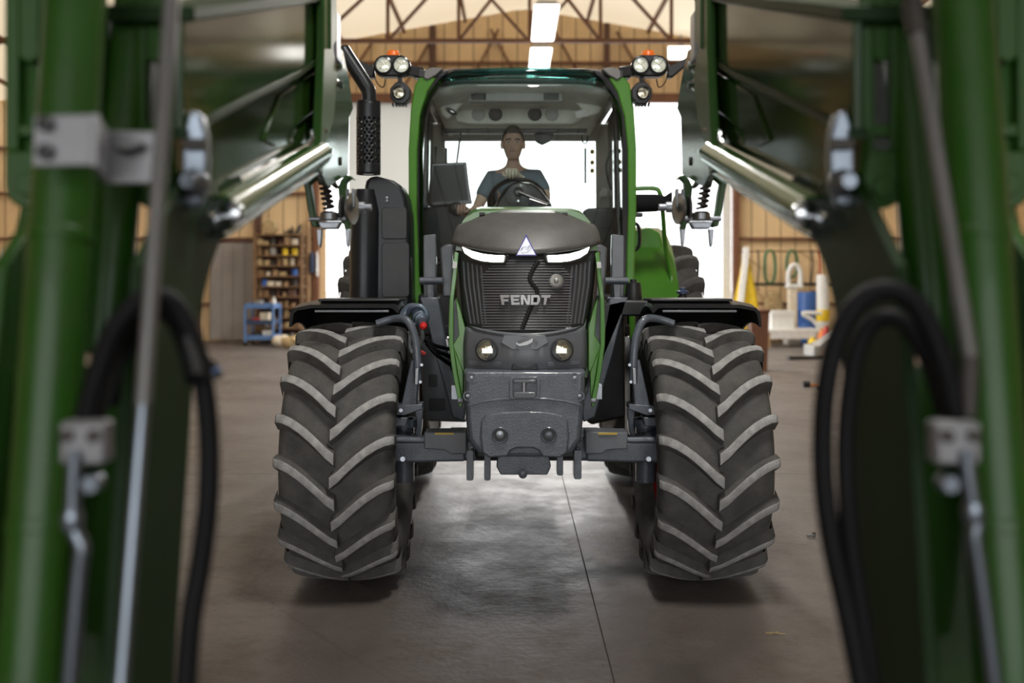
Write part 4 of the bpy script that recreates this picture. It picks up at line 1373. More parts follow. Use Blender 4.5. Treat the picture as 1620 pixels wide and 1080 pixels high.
MB().tube(smooth_path([at(998, 352, 6.7), at(1009, 356, 6.7), at(1012, 372, 6.7), at(1011, 388, 6.7), at(1005, 395, 6.7), at(997, 395, 6.7)], 5), 0.013, 8).build('door_grip', 'black_gloss', TR)
both(lambda mb: mb.bx(XC - 0.95, XC - 0.72, 6.45, 6.75, 0.55, 0.60).bx(XC - 0.74, XC - 0.71, 6.45, 6.75, 0.55, 1.25), 'cab_step', 'black_plastic', TR, bevel=0.008)

# ------------------------------------------------------------------ the driver
PR = empty('person', at(815, 398, 7.35), label='driver in a slate blue T-shirt sitting behind the steering wheel in the tractor cab', cat='person')


def skin_mesh(name, joints, edges, mat, parent, root=0, sub=2):
    me = bpy.data.meshes.new(name)
    base = ORG[parent.name]
    me.from_pydata([Vector(p) - base for p, r in joints], edges, [])
    o = bpy.data.objects.new(name, me)
    COL.objects.link(o)
    o.parent = parent
    ORG[o.name] = base
    md = o.modifiers.new('skin', 'SKIN')
    md.use_smooth_shade = True
    for i, (p, r) in enumerate(joints):
        sv = me.skin_vertices[0].data[i]
        sv.radius = r if isinstance(r, tuple) else (r, r)
        sv.use_root = (i == root)
    ss = o.modifiers.new('subsurf', 'SUBSURF')
    ss.levels = ss.render_levels = sub
    me.materials.append(MAT[mat])
    return o


YP = 7.38
pelvis = at(815, 392, 7.42)
J = [(pelvis, (0.16, 0.12)),                                   # 0
     (at(815, 350, 7.44), (0.145, 0.11)),                      # 1
     (at(814, 310, 7.42), (0.155, 0.115)),                     # 2
     (at(813, 284, 7.40), (0.135, 0.10)),                      # 3 chest top
     (at(812, 266, 7.39), (0.054, 0.056)),                      # 4 neck base
     (at(812, 232, 7.37), (0.044, 0.048)),                     # 5 neck
     (at(779, 283, 7.40), 0.066),                              # 6 r shoulder
     (at(764, 309, 7.36), 0.052),                              # 7
     (at(755, 330, 7.28), 0.043),                              # 8 elbow
     (at(742, 340, 7.12), 0.036),                              # 9
     (at(733, 338, 7.00), 0.029),                              # 10 wrist
     (at(848, 281, 7.40), 0.066),                              # 11 l shoulder
     (at(861, 304, 7.34), 0.052),                              # 12
     (at(862, 322, 7.22), 0.043),                              # 13 elbow
     (at(846, 303, 7.08), 0.037),                              # 14
     (at(826, 284, 6.93), 0.029),                              # 15 wrist
     (pelvis + Vector((-0.11, -0.08, -0.02)), 0.10),           # 16
     (pelvis + Vector((-0.15, -0.46, 0.03)), 0.072),           # 17 knee
     (pelvis + Vector((-0.15, -0.52, -0.42)), 0.05),           # 18 ankle
     (pelvis + Vector((-0.15, -0.66, -0.45)), 0.042),          # 19 toe
     (pelvis + Vector((0.11, -0.08, -0.02)), 0.10),
     (pelvis + Vector((0.15, -0.46, 0.03)), 0.072),
     (pelvis + Vector((0.15, -0.52, -0.42)), 0.05),
     (pelvis + Vector((0.15, -0.66, -0.45)), 0.042)]
E = [(0, 1), (1, 2), (2, 3), (3, 4), (4, 5), (3, 6), (6, 7), (7, 8), (8, 9), (9, 10), (3, 11), (11, 12), (12, 13), (13, 14), (14, 15),
     (0, 16), (16, 17), (17, 18), (18, 19), (0, 20), (20, 21), (21, 22), (22, 23)]
body = skin_mesh('body', J, E, 'skin', PR)


def grow(i, d):
    p, r = J[i]
    return (p, tuple(k + d for k in r) if isinstance(r, tuple) else r + d)


idx = [1, 2, 3, 6, 7, 11, 12]
SJ = [grow(i, 0.014) for i in idx]
SJ.append((J[0][0] + Vector((0, 0, 0.04)), (0.172, 0.132)))
SJ[4] = (J[7][0].lerp(J[8][0], 0.35), 0.068)
SJ[6] = (J[12][0].lerp(J[13][0], 0.30), 0.068)
skin_mesh('shirt', SJ, [(7, 0), (0, 1), (1, 2), (2, 3), (3, 4), (2, 5), (5, 6)], 'shirt', PR)
TJ = [grow(i, 0.012) for i in (0, 16, 17, 18, 20, 21, 22)]
skin_mesh('trousers', TJ, [(0, 1), (1, 2), (2, 3), (0, 4), (4, 5), (5, 6)], 'trousers', PR)

# head shaped from a sphere: skull, jaw, nose, brow, ears
HC = at(811.5, 227, 7.33)
mb = MB()
rings = []
NV, NU = 26, 32
for i in range(NV + 1):
    th = PI * i / NV
    ring = []
    for j in range(NU):
        ph = 2 * PI * j / NU
        x, y, z = math.sin(th) * math.cos(ph), math.sin(th) * math.sin(ph), math.cos(th)
        w = 0.077
        if z < 0:
            w *= (1 - 0.20 * (-z)) * (math.sin(th) ** -0.5 if 0.22 < math.sin(th) else 0.22 ** -0.5)
        px_, py_, pz_ = x * w, y * 0.098, z * 0.128
        if y < 0:                      # face side
            f = -y
            # flatten the face, then nose, brow, eye sockets, lips, chin
            py_ *= 0.90
            nose = math.exp(-(x / 0.16) ** 2) * math.exp(-((z + 0.17) / 0.20) ** 2)
            py_ -= 0.022 * nose
            tip = math.exp(-(x / 0.2) ** 2) * math.exp(-((z + 0.27) / 0.09) ** 2)
            py_ -= 0.010 * tip
            brow = math.exp(-((z - 0.14) / 0.09) ** 2) * (1 if abs(x) < 0.75 else 0)
            py_ -= 0.005 * brow * f
            eye = math.exp(-((abs(x) - 0.42) / 0.18) ** 2) * math.exp(-((z - 0.0) / 0.10) ** 2)
            py_ += 0.010 * eye
            lips = math.exp(-(x / 0.35) ** 2) * math.exp(-((z + 0.52) / 0.07) ** 2)
            py_ -= 0.006 * lips
            chin = math.exp(-(x / 0.4) ** 2) * math.exp(-((z + 0.86) / 0.15) ** 2)
            py_ -= 0.012 * chin
        ring.append(HC + Vector((px_, py_, pz_)))
    rings.append(ring)
mb.loft(rings)
for s in (-1, 1):
    mb.ell(HC + Vector((s * 0.083, 0.004, -0.010)), (0.013, 0.020, 0.034), 10, 8)
mb.build('head', 'skin', PR, angle=80)
for s in (-1, 1):
    MB().ell(HC + Vector((s * 0.032, -0.077, 0.0)), (0.013, 0.010, 0.008), 10, 8).build('eye', 'eye_white', PR)
    MB().ell(HC + Vector((s * 0.032, -0.086, 0.0)), (0.006, 0.004, 0.006), 10, 8).build('iris', 'eye_dark', PR)
    MB().tube([HC + Vector((s * 0.014, -0.094, 0.018)), HC + Vector((s * 0.034, -0.092, 0.022)), HC + Vector((s * 0.052, -0.078, 0.016))], 0.005, 6).build('eyebrow', 'hair', PR)
MB().tube([HC + Vector((-0.024, -0.086, -0.068)), HC + Vector((0, -0.096, -0.067)), HC + Vector((0.024, -0.086, -0.068))], 0.0035, 6).build('mouth', 'lips', PR)
# short hair cap
mb = MB()
rings = []
for i in range(15):
    th = R(4) + R(92) * i / 14
    ring = []
    for j in range(36):
        ph = 2 * PI * j / 36
        x, y = math.cos(ph), math.sin(ph)
        t = th
        if y < 0:
            t = min(th, R(60) + R(30) * (1 - min(1, -y * 1.4)))
        else:
            t = th * (1 + 0.22 * y)
        ring.append(HC + Vector((math.sin(t) * x * 0.083, math.sin(t) * y * 0.106 + 0.003, math.cos(t) * 0.136 + 0.002)))
    rings.append(ring)
mb.loft(rings, caps=False)
mb.add([HC + Vector((0, 0, 0.139))] + rings[0], [(0, 1 + j, 1 + (j + 1) % 36) for j in range(36)])
mb.build('hair', 'hair', PR, solid=0.006, angle=80)
# stubble jaw band omitted; hands: palm with five curled fingers
def hand(c, right, wrist, mat='glove'):
    """a fist closed over a rim that runs along X; knuckles face the camera"""
    s = -1 if right else 1
    mb = MB()
    mb.loft([[wrist + Vector((-0.022, 0, 0.016)), wrist + Vector((0.022, 0, 0.016)), wrist + Vector((0.022, 0, -0.016)), wrist + Vector((-0.022, 0, -0.016))],
             [c + Vector((-0.036, 0.03, 0.026)), c + Vector((0.036, 0.03, 0.026)), c + Vector((0.036, 0.03, -0.004)), c + Vector((-0.036, 0.03, -0.004))],
             [c + Vector((-0.042, -0.025, 0.032)), c + Vector((0.042, -0.025, 0.032)), c + Vector((0.042, -0.022, 0.008)), c + Vector((-0.042, -0.022, 0.008))]])
    for k in range(4):
        x = (-0.032 + k * 0.0213) * s
        ln = (0.92, 1.0, 0.97, 0.8)[k]
        p = [c + Vector((x, -0.018, 0.020)), c + Vector((x, -0.046, 0.014)), c + Vector((x, -0.055 * ln, -0.014)), c + Vector((x, -0.044 * ln, -0.034 * ln)), c + Vector((x, -0.020, -0.036 * ln))]
        mb.tube(smooth_path(p, 3), [0.0105] * 7 + [0.0098] * 4 + [0.009, 0.006], 8)
    th = [c + Vector((-s * 0.034, 0.02, 0.008)), c + Vector((-s * 0.056, -0.004, -0.004)), c + Vector((-s * 0.052, -0.030, -0.020)), c + Vector((-s * 0.036, -0.046, -0.026))]
    mb.tube(smooth_path(th, 3), [0.013] * 4 + [0.0115] * 4 + [0.010, 0.007], 8)
    return mb.build('hand', mat, PR, angle=70)


hand(at(809, 274, 6.86), False, at(826, 284, 6.93))
hand(at(728, 330, 6.95), True, at(733, 338, 7.00), 'skin')

# ------------------------------------------------------------------ front loader arms in the foreground
LXC = 0.012


def loader(side):
    nm = 'left' if side < 0 else 'right'
    lab = {-1: 'green front loader arm at the left edge, silver pipe clamp across its tube',
           1: 'green front loader arm at the right edge, two black hoses looping beside it'}[side]
    L = empty('loader_arm', (LXC + side * 0.70, 1.65, 0.0), label=lab, cat='loader arm', group='the pair of front loader arms framing the view')

    def D(d, py, Y):
        """point from its sideways offset to the loader centre (photo pixels), its height line and its distance"""
        return Vector((LXC + side * d * Y / F_PX, Y, CAM_H - (py - HORIZON) * Y / F_PX))

    def X(x, Y, z):
        return Vector((LXC + side * x, Y, z))

    def plate(name, yz, x0, x1, mat, bevel=0.004, parent=None):
        return MB().prism([X(x0, y, z) for y, z in yz], (side * (x1 - x0), 0, 0)).build(name, mat, parent or L, bevel=bevel)

    def yz_px(d, py, x):
        """(Y,z) on the vertical plane at sideways distance x"""
        Y = x * F_PX / d
        return (Y, CAM_H - (py - HORIZON) * Y / F_PX)

    # lift cylinder barrel: big green tube, with end caps and a rod
    a, b_ = D(671, -420, 1.79), D(776, 1100, 1.50)
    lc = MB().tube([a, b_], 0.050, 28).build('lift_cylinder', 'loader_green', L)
    d = (b_ - a).normalized()
    for t_, r_ in ((0.56, 0.0525), (0.84, 0.0525)):
        c = a.lerp(b_, t_)
        MB().tube([c, c + d * 0.02], r_, 28).build('cylinder_band', 'loader_green', lc, bevel=0.002)
    e = b_ + d * 0.35
    MB().tube([b_, e], 0.03, 16).build('cylinder_rod', 'chrome', lc)
    MB().tube([e - Vector((side * 0.06, 0, 0)), e + Vector((side * 0.06, 0, 0))], 0.045, 18).build('cylinder_eye', 'loader_green', lc)
    # second, slimmer tube behind it
    MB().tube([D(600, -60, 1.95), D(655, 560, 1.82)], 0.040, 22).build('tilt_cylinder', 'loader_green', L)
    MB().tube([D(655, 560, 1.82), D(668, 900, 1.75)], 0.022, 16).build('tilt_rod', 'dark_iron', L)

    # slotted clevis plates either side of the tube
    for (dc, Yc, w) in ((775, 1.86, 0.046), (577, 1.88, 0.040)):
        zt, zb_ = 2.42, CAM_H - (330 - HORIZON) * Yc / F_PX
        xc = dc * Yc / F_PX
        mb = MB()
        sl = [(CAM_H - (y - HORIZON) * Yc / F_PX) for y in (-60, 90, 196, 216, 238)]
        iw = w * 0.42
        for s in (-1, 1):   # rails
            mb.prism([X(xc + s * iw, Yc, zt), X(xc + s * w, Yc, zt), X(xc + s * w, Yc, sl[4]), X(xc + s * iw, Yc, sl[4])], (0, 0.03, 0))
        mb.prism([X(xc - iw, Yc, zt), X(xc + iw, Yc, zt), X(xc + iw, Yc, sl[1]), X(xc, Yc, sl[1] - 0.012), X(xc - iw, Yc, sl[1])], (0, 0.03, 0))
        mb.prism([X(xc - iw, Yc, sl[2]), X(xc + iw, Yc, sl[2]), X(xc + iw, Yc, sl[3]), X(xc - iw, Yc, sl[3])], (0, 0.03, 0))
        pts = [X(xc + w, Yc, sl[4])] + [X(xc + w * math.cos(R(-k * 15)), Yc, zb_ + w + w * math.sin(R(-k * 15))) for k in range(13)] + [X(xc - w, Yc, sl[4])]
        mb.prism(pts, (0, 0.03, 0))
        cp = mb.build('clevis_plate', 'loader_green', L, bevel=0.004)
        MB().cyl(X(xc, Yc - 0.012, zb_ + w), X(xc, Yc + 0.05, zb_ + w), 0.022, 16).build('clevis_pin', 'loader_green', cp, bevel=0.003)
    # outer cheek plates that close the mast, behind the clevis
    plate('outer_cheek', [(1.90, 2.42), (2.02, 2.42), (2.0, 1.70), (1.88, 1.35), (1.80, 0.02), (1.62, 0.02), (1.70, 1.35), (1.88, 1.75)], 0.93, 0.955, 'loader_green')

    # mast: inner plate with the photographed outline, rear plate, foot
    xi = 0.632
    edge = [yz_px(455, 345, xi), yz_px(466, 372, xi), yz_px(484, 420, xi), yz_px(497, 470, xi), yz_px(510, 540, xi), yz_px(527, 800, xi), yz_px(546, 1080, xi)]
    poly = edge + [(1.70, 0.45), (1.66, 0.02), (1.42, 0.02), (1.46, 0.6), (1.56, 1.2), (1.64, 1.62), (1.86, 1.80), (2.0, 1.82)]
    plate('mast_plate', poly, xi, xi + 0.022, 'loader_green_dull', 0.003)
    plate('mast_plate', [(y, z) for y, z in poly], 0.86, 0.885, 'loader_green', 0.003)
    MB().bx(*sorted((LXC + side * (xi + 0.02), LXC + side * 0.86)), 1.66, 1.685, 0.1, 1.45).build('mast_web', 'loader_green_gloss', L, bevel=0.003)
    MB().bx(*sorted((LXC + side * 0.58, LXC + side * 0.96)), 1.36, 1.86, 0.0, 0.03).build('mast_foot', 'dark_iron', L, bevel=0.005)

    # boom: upper glossy panel, recessed lower panel with raised border, top flange
    xb = 0.632
    top = [yz_px(530, 34, xb), yz_px(312, 2, xb), yz_px(300, -8, xb)]
    low = [yz_px(304, 84, xb), yz_px(345, 112, xb), yz_px(410, 142, xb), yz_px(470, 172, xb), yz_px(530, 205, xb)]
    plate('boom_panel', top + low, xb, xb + 0.016, 'boom_paint', 0.003)
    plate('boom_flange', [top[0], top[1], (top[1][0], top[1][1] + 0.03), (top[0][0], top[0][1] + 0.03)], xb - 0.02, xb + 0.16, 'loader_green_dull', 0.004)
    low2 = [(y, z - 0.012) for y, z in low]
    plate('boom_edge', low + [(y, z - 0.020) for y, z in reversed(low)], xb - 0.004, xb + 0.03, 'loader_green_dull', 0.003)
    lo_b = [yz_px(530, 342, xb + .02), yz_px(462, 328, xb + .02), yz_px(400, 290, xb + .02), yz_px(346, 250, xb + .02), yz_px(308, 232, xb + .02)]
    plate('boom_panel', low2[::-1] + lo_b[::-1], xb + 0.020, xb + 0.034, 'boom_paint', 0.002)
    # raised border of the forward lower panel
    q = [yz_px(308, 112, xb), yz_px(308, 172, xb), yz_px(348, 204, xb), yz_px(372, 232, xb), yz_px(392, 222, xb), yz_px(366, 150, xb)]
    plate('boom_pad', q, xb + 0.012, xb + 0.022, 'boom_paint', 0.003)
    plate('boom_outer_side', [top[0], top[2], (3.2, 1.95), yz_px(352, 208, xb), yz_px(462, 312, xb), (1.85, 1.72)], 0.80, 0.82, 'loader_green', 0.003)

    # forward cylinder under the boom with its pipe and end block
    fa, fb = D(312, 243, 3.06), D(470, 338, 2.03)
    fc = MB().tube([fa, fb], 0.040, 24).build('tool_cylinder', 'loader_green_gloss', L)
    dv = (fb - fa).normalized()
    MB().tube([fb - dv * 0.05, fb + dv * 0.02], 0.034, 20).build('cylinder_gland', 'chrome', fc)
    MB().tube([fb - dv * 0.01, fb + dv * 0.10], 0.018, 14).build('cylinder_rod', 'chrome', fc)
    MB().tube([fa - dv * 0.01 + Vector((0, 0, -0.052)), fb + Vector((0, 0, -0.046))], 0.011, 10).build('lit_plate_edge', 'chrome', L)  # bright chrome strip imitates the lit edge of a lower plate
    MB().tube(smooth_path([D(300, 206, 3.1), D(322, 208, 3.02), D(324, 222, 2.98), D(342, 236, 2.88), D(440, 286, 2.25)], 4), 0.010, 8).build('steel_pipe', 'chrome', L)
    MB().tube([D(446, 340, 2.02), D(476, 340, 2.02)], 0.020, 16).build('pivot_pin', 'zinc', L)
    MB().lathe([(0.026, 0), (0.026, 0.014), (0.018, 0.02)], D(452, 338, 2.0), (0, -1, 0), 16).build('pivot_cap', 'chrome', L)

    # hinge bracket between clevis and boom
    hb = MB().prism([D(x, y, 1.86) for x, y in [(520, 172), (502, 180), (494, 212), (492, 250), (496, 300), (506, 326), (528, 330), (534, 300), (532, 210)]], (0, 0.03, 0)).build('hinge_bracket', 'loader_chrome', L, bevel=0.006)
    MB().lathe([(0.026, 0), (0.026, 0.015), (0.016, 0.03), (0.014, 0.05)], D(510, 290, 1.855), (0, -1, 0), 18).build('hinge_pin', 'loader_chrome', hb)
    MB().bar(D(494, 228, 1.85), D(528, 228, 1.85), 0.018, 0.02).build('hinge_strap', 'dark_iron', hb)

    # tool carrier head: edge plates, big face plate, bolts
    xc_ = 0.620
    pa = [yz_px(312, -30, xc_), yz_px(300, -30, xc_), yz_px(297, 80, xc_), yz_px(291, 120, xc_), yz_px(297, 190, xc_), yz_px(311, 230, xc_), yz_px(315, 276, xc_), yz_px(322, 270, xc_), yz_px(318, 200, xc_), yz_px(313, 80, xc_)]
    plate('carrier_plate', pa, xc_ - 0.020, xc_ + 0.008, 'loader_green', 0.004)
    pb = [yz_px(300, -40, 0.628), yz_px(286, -40, 0.628), yz_px(284, 70, 0.628), yz_px(272, 80, 0.628), yz_px(262, 130, 0.628), yz_px(256, 172, 0.628), yz_px(262, 186, 0.628), yz_px(264, 276, 0.628), yz_px(296, 296, 0.628), yz_px(310, 270, 0.628), yz_px(304, 100, 0.628)]
    plate('carrier_face', pb, 0.628, 0.648, 'loader_green_gloss', 0.003)
    plate('carrier_plate', [yz_px(296, -30, 0.60), yz_px(287, -30, 0.60), yz_px(287, 64, 0.60), yz_px(296, 78, 0.60)], 0.592, 0.615, 'loader_green', 0.003)
    for dd, py, r_ in ((288, 104, 0.026), (288, 134, 0.022), (306, 240, 0.018)):
        Yb = 0.625 * F_PX / dd
        c = D(dd, py, Yb)
        MB().lathe([(r_, 0.02), (r_, -0.012), (r_ * 0.6, -0.02), (r_ * 0.6, -0.034)], c, (side, 0, 0), 14).build('carrier_bolt', 'chrome', L)
    c = D(277, 255, 0.627 * F_PX / 277)
    MB().lathe([(0.016, 0.0), (0.016, -0.004), (0.001, -0.005)], c, (side, 0, 0), 14).build('carrier_hole', 'dark_iron', L)
    MB().bx(*sorted((LXC + side * 0.60, LXC + side * 0.63)), 3.28, 3.36, 2.34, 2.50).build('carrier_block', 'zinc', L, bevel=0.005)

    # hooks, springs and locking claws below the carrier
    Yh = 3.55

    def H(dd, py, Y=Yh):
        return D(dd, py, Y)
    band1 = [(313, 266), (322, 274), (334, 280), (337, 284), (333, 300), (329, 330), (322, 358), (313, 360), (318, 335), (322, 305), (325, 290), (318, 284), (308, 278)]
    MB().prism([H(x, y) for x, y in band1], (0, 0.05, 0)).build('hook_plate', 'loader_green', L, bevel=0.004)
    band2 = [(281, 296), (276, 284), (268, 276), (260, 278), (254, 284), (262, 282), (268, 288), (270, 310), (266, 330), (262, 362), (270, 363), (275, 340), (279, 318)]
    MB().prism([H(x, y) for x, y in band2], (0, 0.05, 0)).build('hook_plate', 'loader_green', L, bevel=0.004)
    MB().prism([H(x, y, Yh + 0.06) for x, y in [(316, 274), (300, 272), (290, 280), (282, 294), (286, 298), (294, 290), (303, 288), (312, 292)]], (0, 0.05, 0)).build('claw', 'dark_iron', L, bevel=0.004)
    sp = []
    p0, p1 = H(304, 278, Yh - 0.03), H(295, 330, Yh - 0.03)
    for k in range(81):
        t = k / 80
        a_ = 2 * PI * 6.5 * t
        sp.append(p0.lerp(p1, t) + Vector((math.cos(a_) * 0.018, math.sin(a_) * 0.018, 0)))
    MB().tube(sp, 0.0055, 6).build('spring', 'dark_iron', L)
    MB().tube([p0, p1], 0.008, 8).build('spring_guide', 'dark_iron', L)
    MB().lathe([(0.024, 0), (0.034, 0.008), (0.034, 0.03), (0.018, 0.035)], H(294, 334, Yh), (0, 0, -1), 16).build('spring_seat', 'steel', L)
    MB().tube([H(326, 346), H(268, 346)], 0.009, 10).build('cross_pin', 'zinc', L)
    MB().prism([H(x, y, Yh + 0.02) for x, y in [(314, 350), (276, 350), (282, 362), (308, 362)]], (0, 0.05, 0)).build('latch_block', 'zinc', L, bevel=0.005)
    for dd in (265, 255):
        MB().lathe([(0.040, 0), (0.058, 0.004), (0.058, 0.014), (0.03, 0.018)], H(dd, 330, Yh + 0.03), (side, 0.25, 0), 26).build('claw_disc', 'steel', L)
        MB().prism([H(dd + 4, 298, Yh + 0.02), H(dd - 1, 298, Yh + 0.02), H(dd - 1, 328, Yh + 0.02), H(dd + 4, 328, Yh + 0.02)], (0, 0.03, 0)).build('claw_ear', 'steel', L, bevel=0.003)
    MB().lathe([(0.02, 0), (0.02, 0.02), (0.012, 0.02), (0.012, 0.045)], H(247, 328, Yh + 0.03), (side * -1, 0, 0), 12).build('disc_bolt', 'zinc', L)
    for x0 in (311, 266):
        MB().prism([H(x0 + 4, 362), H(x0 - 5, 362), H(x0 - 3, 386), H(x0 - 1, 392), H(x0 + 2, 386)], (0, 0.03, 0)).build('prong', 'zinc', L, bevel=0.003)

    # pipe clamp block low on the mast, bent pipe below it, hoses above it
    cl = MB()
    p = D(685, 698, 1.44)
    cl.box(p, (0.066, 0.04, 0.062))
    blk = cl.build('pipe_clamp', 'bare_aluminium', L, bevel=0.005)
    for dx in (-0.02, 0.02):
        MB().lathe([(0.010, 0), (0.010, 0.01), (0.004, 0.012)], p + Vector((dx, -0.02, 0.012)), (0, -1, 0), 8).build('clamp_bolt', 'dark_iron', blk)
    MB().lathe([(0.013, 0), (0.015, 0.01), (0.012, 0.03)], D(668, 760, 1.43), (0, -1, 0), 12).build('pipe_fitting', 'loader_chrome', L)
    ps = [(704, 712), (706, 760), (708, 812), (705, 838), (693, 866), (697, 900), (706, 1000), (714, 1100)] if side < 0 else [(704, 712), (708, 750), (716, 800), (722, 822), (718, 850), (724, 890), (738, 990), (752, 1100)]
    pth = smooth_path([D(x, y, 1.42) for x, y in ps], 4)
    MB().tube(pth, 0.0115, 12).build('hydraulic_pipe', 'loader_chrome', L)
    MB().lathe([(0.014, -0.014), (0.016, -0.006), (0.016, 0.006), (0.014, 0.014)], D(ps[2][0], ps[2][1] + 10, 1.42), (0, 0, 1), 12).build('pipe_nut', 'loader_chrome', L)
    if side < 0:
        h1 = [(690, 672), (668, 590), (640, 520), (600, 476), (556, 474), (524, 520), (503, 590), (492, 680), (492, 780), (503, 880), (520, 980), (531, 1110)]
        h2 = [(674, 668), (654, 580), (626, 510), (586, 488), (552, 500), (530, 540), (514, 600)]
        rad = 0.0165
    else:
        h1 = [(690, 660), (672, 580), (640, 500), (600, 462), (552, 466), (508, 520), (484, 620), (480, 740), (492, 850), (516, 960), (546, 1110)]
        h2 = [(674, 656), (648, 570), (608, 510), (566, 506), (536, 550), (520, 640), (516, 740), (524, 860), (542, 980), (560, 1110)]
        rad = 0.0165
    MB().tube(smooth_path([D(x, y, 1.46 + 0.10 * math.sin(PI * k / (len(h1) - 1))) for k, (x, y) in enumerate(h1)], 5), rad, 12).build('hydraulic_hose', 'hose_rubber', L)
    MB().tube(smooth_path([D(x, y, 1.50 + 0.10 * math.sin(PI * k / (len(h2) - 1))) for k, (x, y) in enumerate(h2)], 5), rad * 0.9, 12).build('hydraulic_hose', 'hose_rubber', L)
    if side < 0:
        h3 = [(648, 640), (620, 560), (580, 500), (540, 510), (512, 560), (498, 620)]
        MB().tube(smooth_path([D(x, y, 1.62) for x, y in h3], 5), 0.013, 10).build('hydraulic_hose', 'hose_rubber', L)
        ca, cb = D(503, 560, 1.62), D(482, 602, 1.62)
        cn = MB().tube([ca, ca.lerp(cb, 0.35), ca.lerp(cb, 0.36), cb], [0.011, 0.011, 0.016, 0.017], 14).build('hose_coupler', 'black_gloss', L)
        MB().tube([ca.lerp(cb, 0.66), ca.lerp(cb, 0.76)], 0.0185, 14).build('blue_ring', 'pale_blue', cn)
        # long grey rod, chrome in its lower half
        ra, rm, rb_ = D(546, -60, 1.59), D(596, 640, 1.46), D(634, 1110, 1.375)
        gr = MB().tube([ra, rm], 0.0125, 14).build('guide_rod', 'grey_rod', L)
        MB().tube([rm, rb_ + (rb_ - rm) * 0.4], 0.0105, 14).build('rod_end', 'loader_chrome', gr)
        # silver clamp across the tubes
        ck = MB()
        ck.prism([D(x, y, 1.50) for x, y in [(770, 182), (678, 180), (680, 262), (772, 264)]], (0, 0.012, 0))
        cb_ = ck.build('tube_clamp', 'bare_aluminium', L, bevel=0.003)
        MB().prism([D(678, 180, 1.50), D(660, 205, 1.60), D(660, 288, 1.60), D(680, 262, 1.50)], (side * -0.010, 0, 0)).build('clamp_web', 'bare_aluminium', cb_)
        MB().prism([D(x, y, 1.60) for x, y in [(660, 206), (572, 208), (574, 290), (660, 290)]], (0, 0.012, 0)).build('clamp_leaf', 'bare_aluminium', cb_, bevel=0.003)
        for py in (197, 241):
            MB().lathe([(0.012, 0), (0.012, 0.012), (0.006, 0.015)], D(747, py, 1.50), (0, -1, 0), 14).build('clamp_bolt', 'black_plastic', cb_)
        MB().tube(smooth_path([D(636, 232, 1.59), D(622, 240, 1.585), D(606, 236, 1.585), D(594, 230, 1.59)], 4), 0.006, 8).build('clamp_clip', 'black_plastic', cb_)
    else:
        ra, rm = D(630, 55, 1.64), D(712, 565, 1.48)
        gr = MB().tube([ra, rm], 0.0125, 14).build('guide_rod', 'grey_rod', L)
        MB().tube([ra + (ra - rm) * 0.25, ra], 0.017, 14).build('rod_end', 'dark_iron', gr)
        MB().tube([rm, D(708, 660, 1.46)], 0.014, 14).build('rod_joint', 'dark_iron', gr)
    return L


for sd in (-1, 1):
    loader(sd)

# ------------------------------------------------------------------ things at the far wall, left
sk = empty('storage_rack', (-5.78, 24.3, 0), label='tall wooden parts rack crammed with small stock, left of the doorway', cat='rack')
rx0, rx1, ry0, ry1 = -6.32, -5.16, 24.02, 24.55
for xx in (rx0, rx1):
    for yy in (ry0, ry1):
        MB().bx(xx - 0.035, xx + 0.035, yy - 0.03, yy + 0.03, 0, 2.72).build('post', 'wood', sk, smooth=False)
NS = 11
for k in range(NS):
    z = 0.12 + k * 0.255
    MB().bx(rx0, rx1, ry0, ry1, z - 0.018, z + 0.012).build('shelf_board', 'wood', sk, smooth=False)
MB().bx(rx0, rx1, ry1, ry1 + 0.02, 0, 2.7).build('rack_back', 'dark_brown', sk, smooth=False)


def tin(c, r, h, m1, m2='tin'):
    t = MB().lathe([(r, 0), (r * 1.05, 0.01), (r, 0.02), (r, h - 0.02), (r * 1.05, h - 0.01), (r, h), (r * 0.2, h)], c, (0, 0, 1), 12)
    return t.build('tin_can', m1, loc=c)


def carton(c, w, d_, h, m1):
    mb = MB().box((c[0], c[1], c[2] + h * 0.46), (w, d_, h * 0.92))
    mb.box((c[0], c[1], c[2] + h * 0.86), (w * 1.05, d_ * 1.05, h * 0.28))
    return mb.build('carton', m1, loc=c, bevel=0.006)


cols = ['cardboard', 'sack', 'tin', 'cream', 'dark_brown', 'wood', 'cardboard', 'dark_iron', 'cardboard']
ORD = ['first', 'second', 'third', 'fourth', 'fifth', 'sixth', 'seventh', 'eighth', 'ninth', 'tenth', 'eleventh']
CW = {'cardboard': 'brown', 'sack': 'tan', 'tin': 'grey', 'cream': 'cream', 'dark_brown': 'dark brown', 'wood': 'wood-brown', 'dark_iron': 'blackish'}
SPECIAL = {}
for (px, py, mcol, lab) in ((449, 405, 'yellow', 'yellow tin on the parts rack, left of the two yellow ones'), (464, 405, 'yellow', 'yellow tin on the parts rack, right of the two yellow ones'),
                            (464, 413, 'blue', 'small blue tin below the right yellow tin on the rack'), (416, 455, 'blue', 'bright blue tin low on the left side of the rack')):
    p = at(px, py, 24.0)
    kk = round((p.z - 0.12 - 0.07) / 0.255)
    if py == 413:
        kk -= 1
    SPECIAL.setdefault(kk, []).append((p.x, mcol, lab))
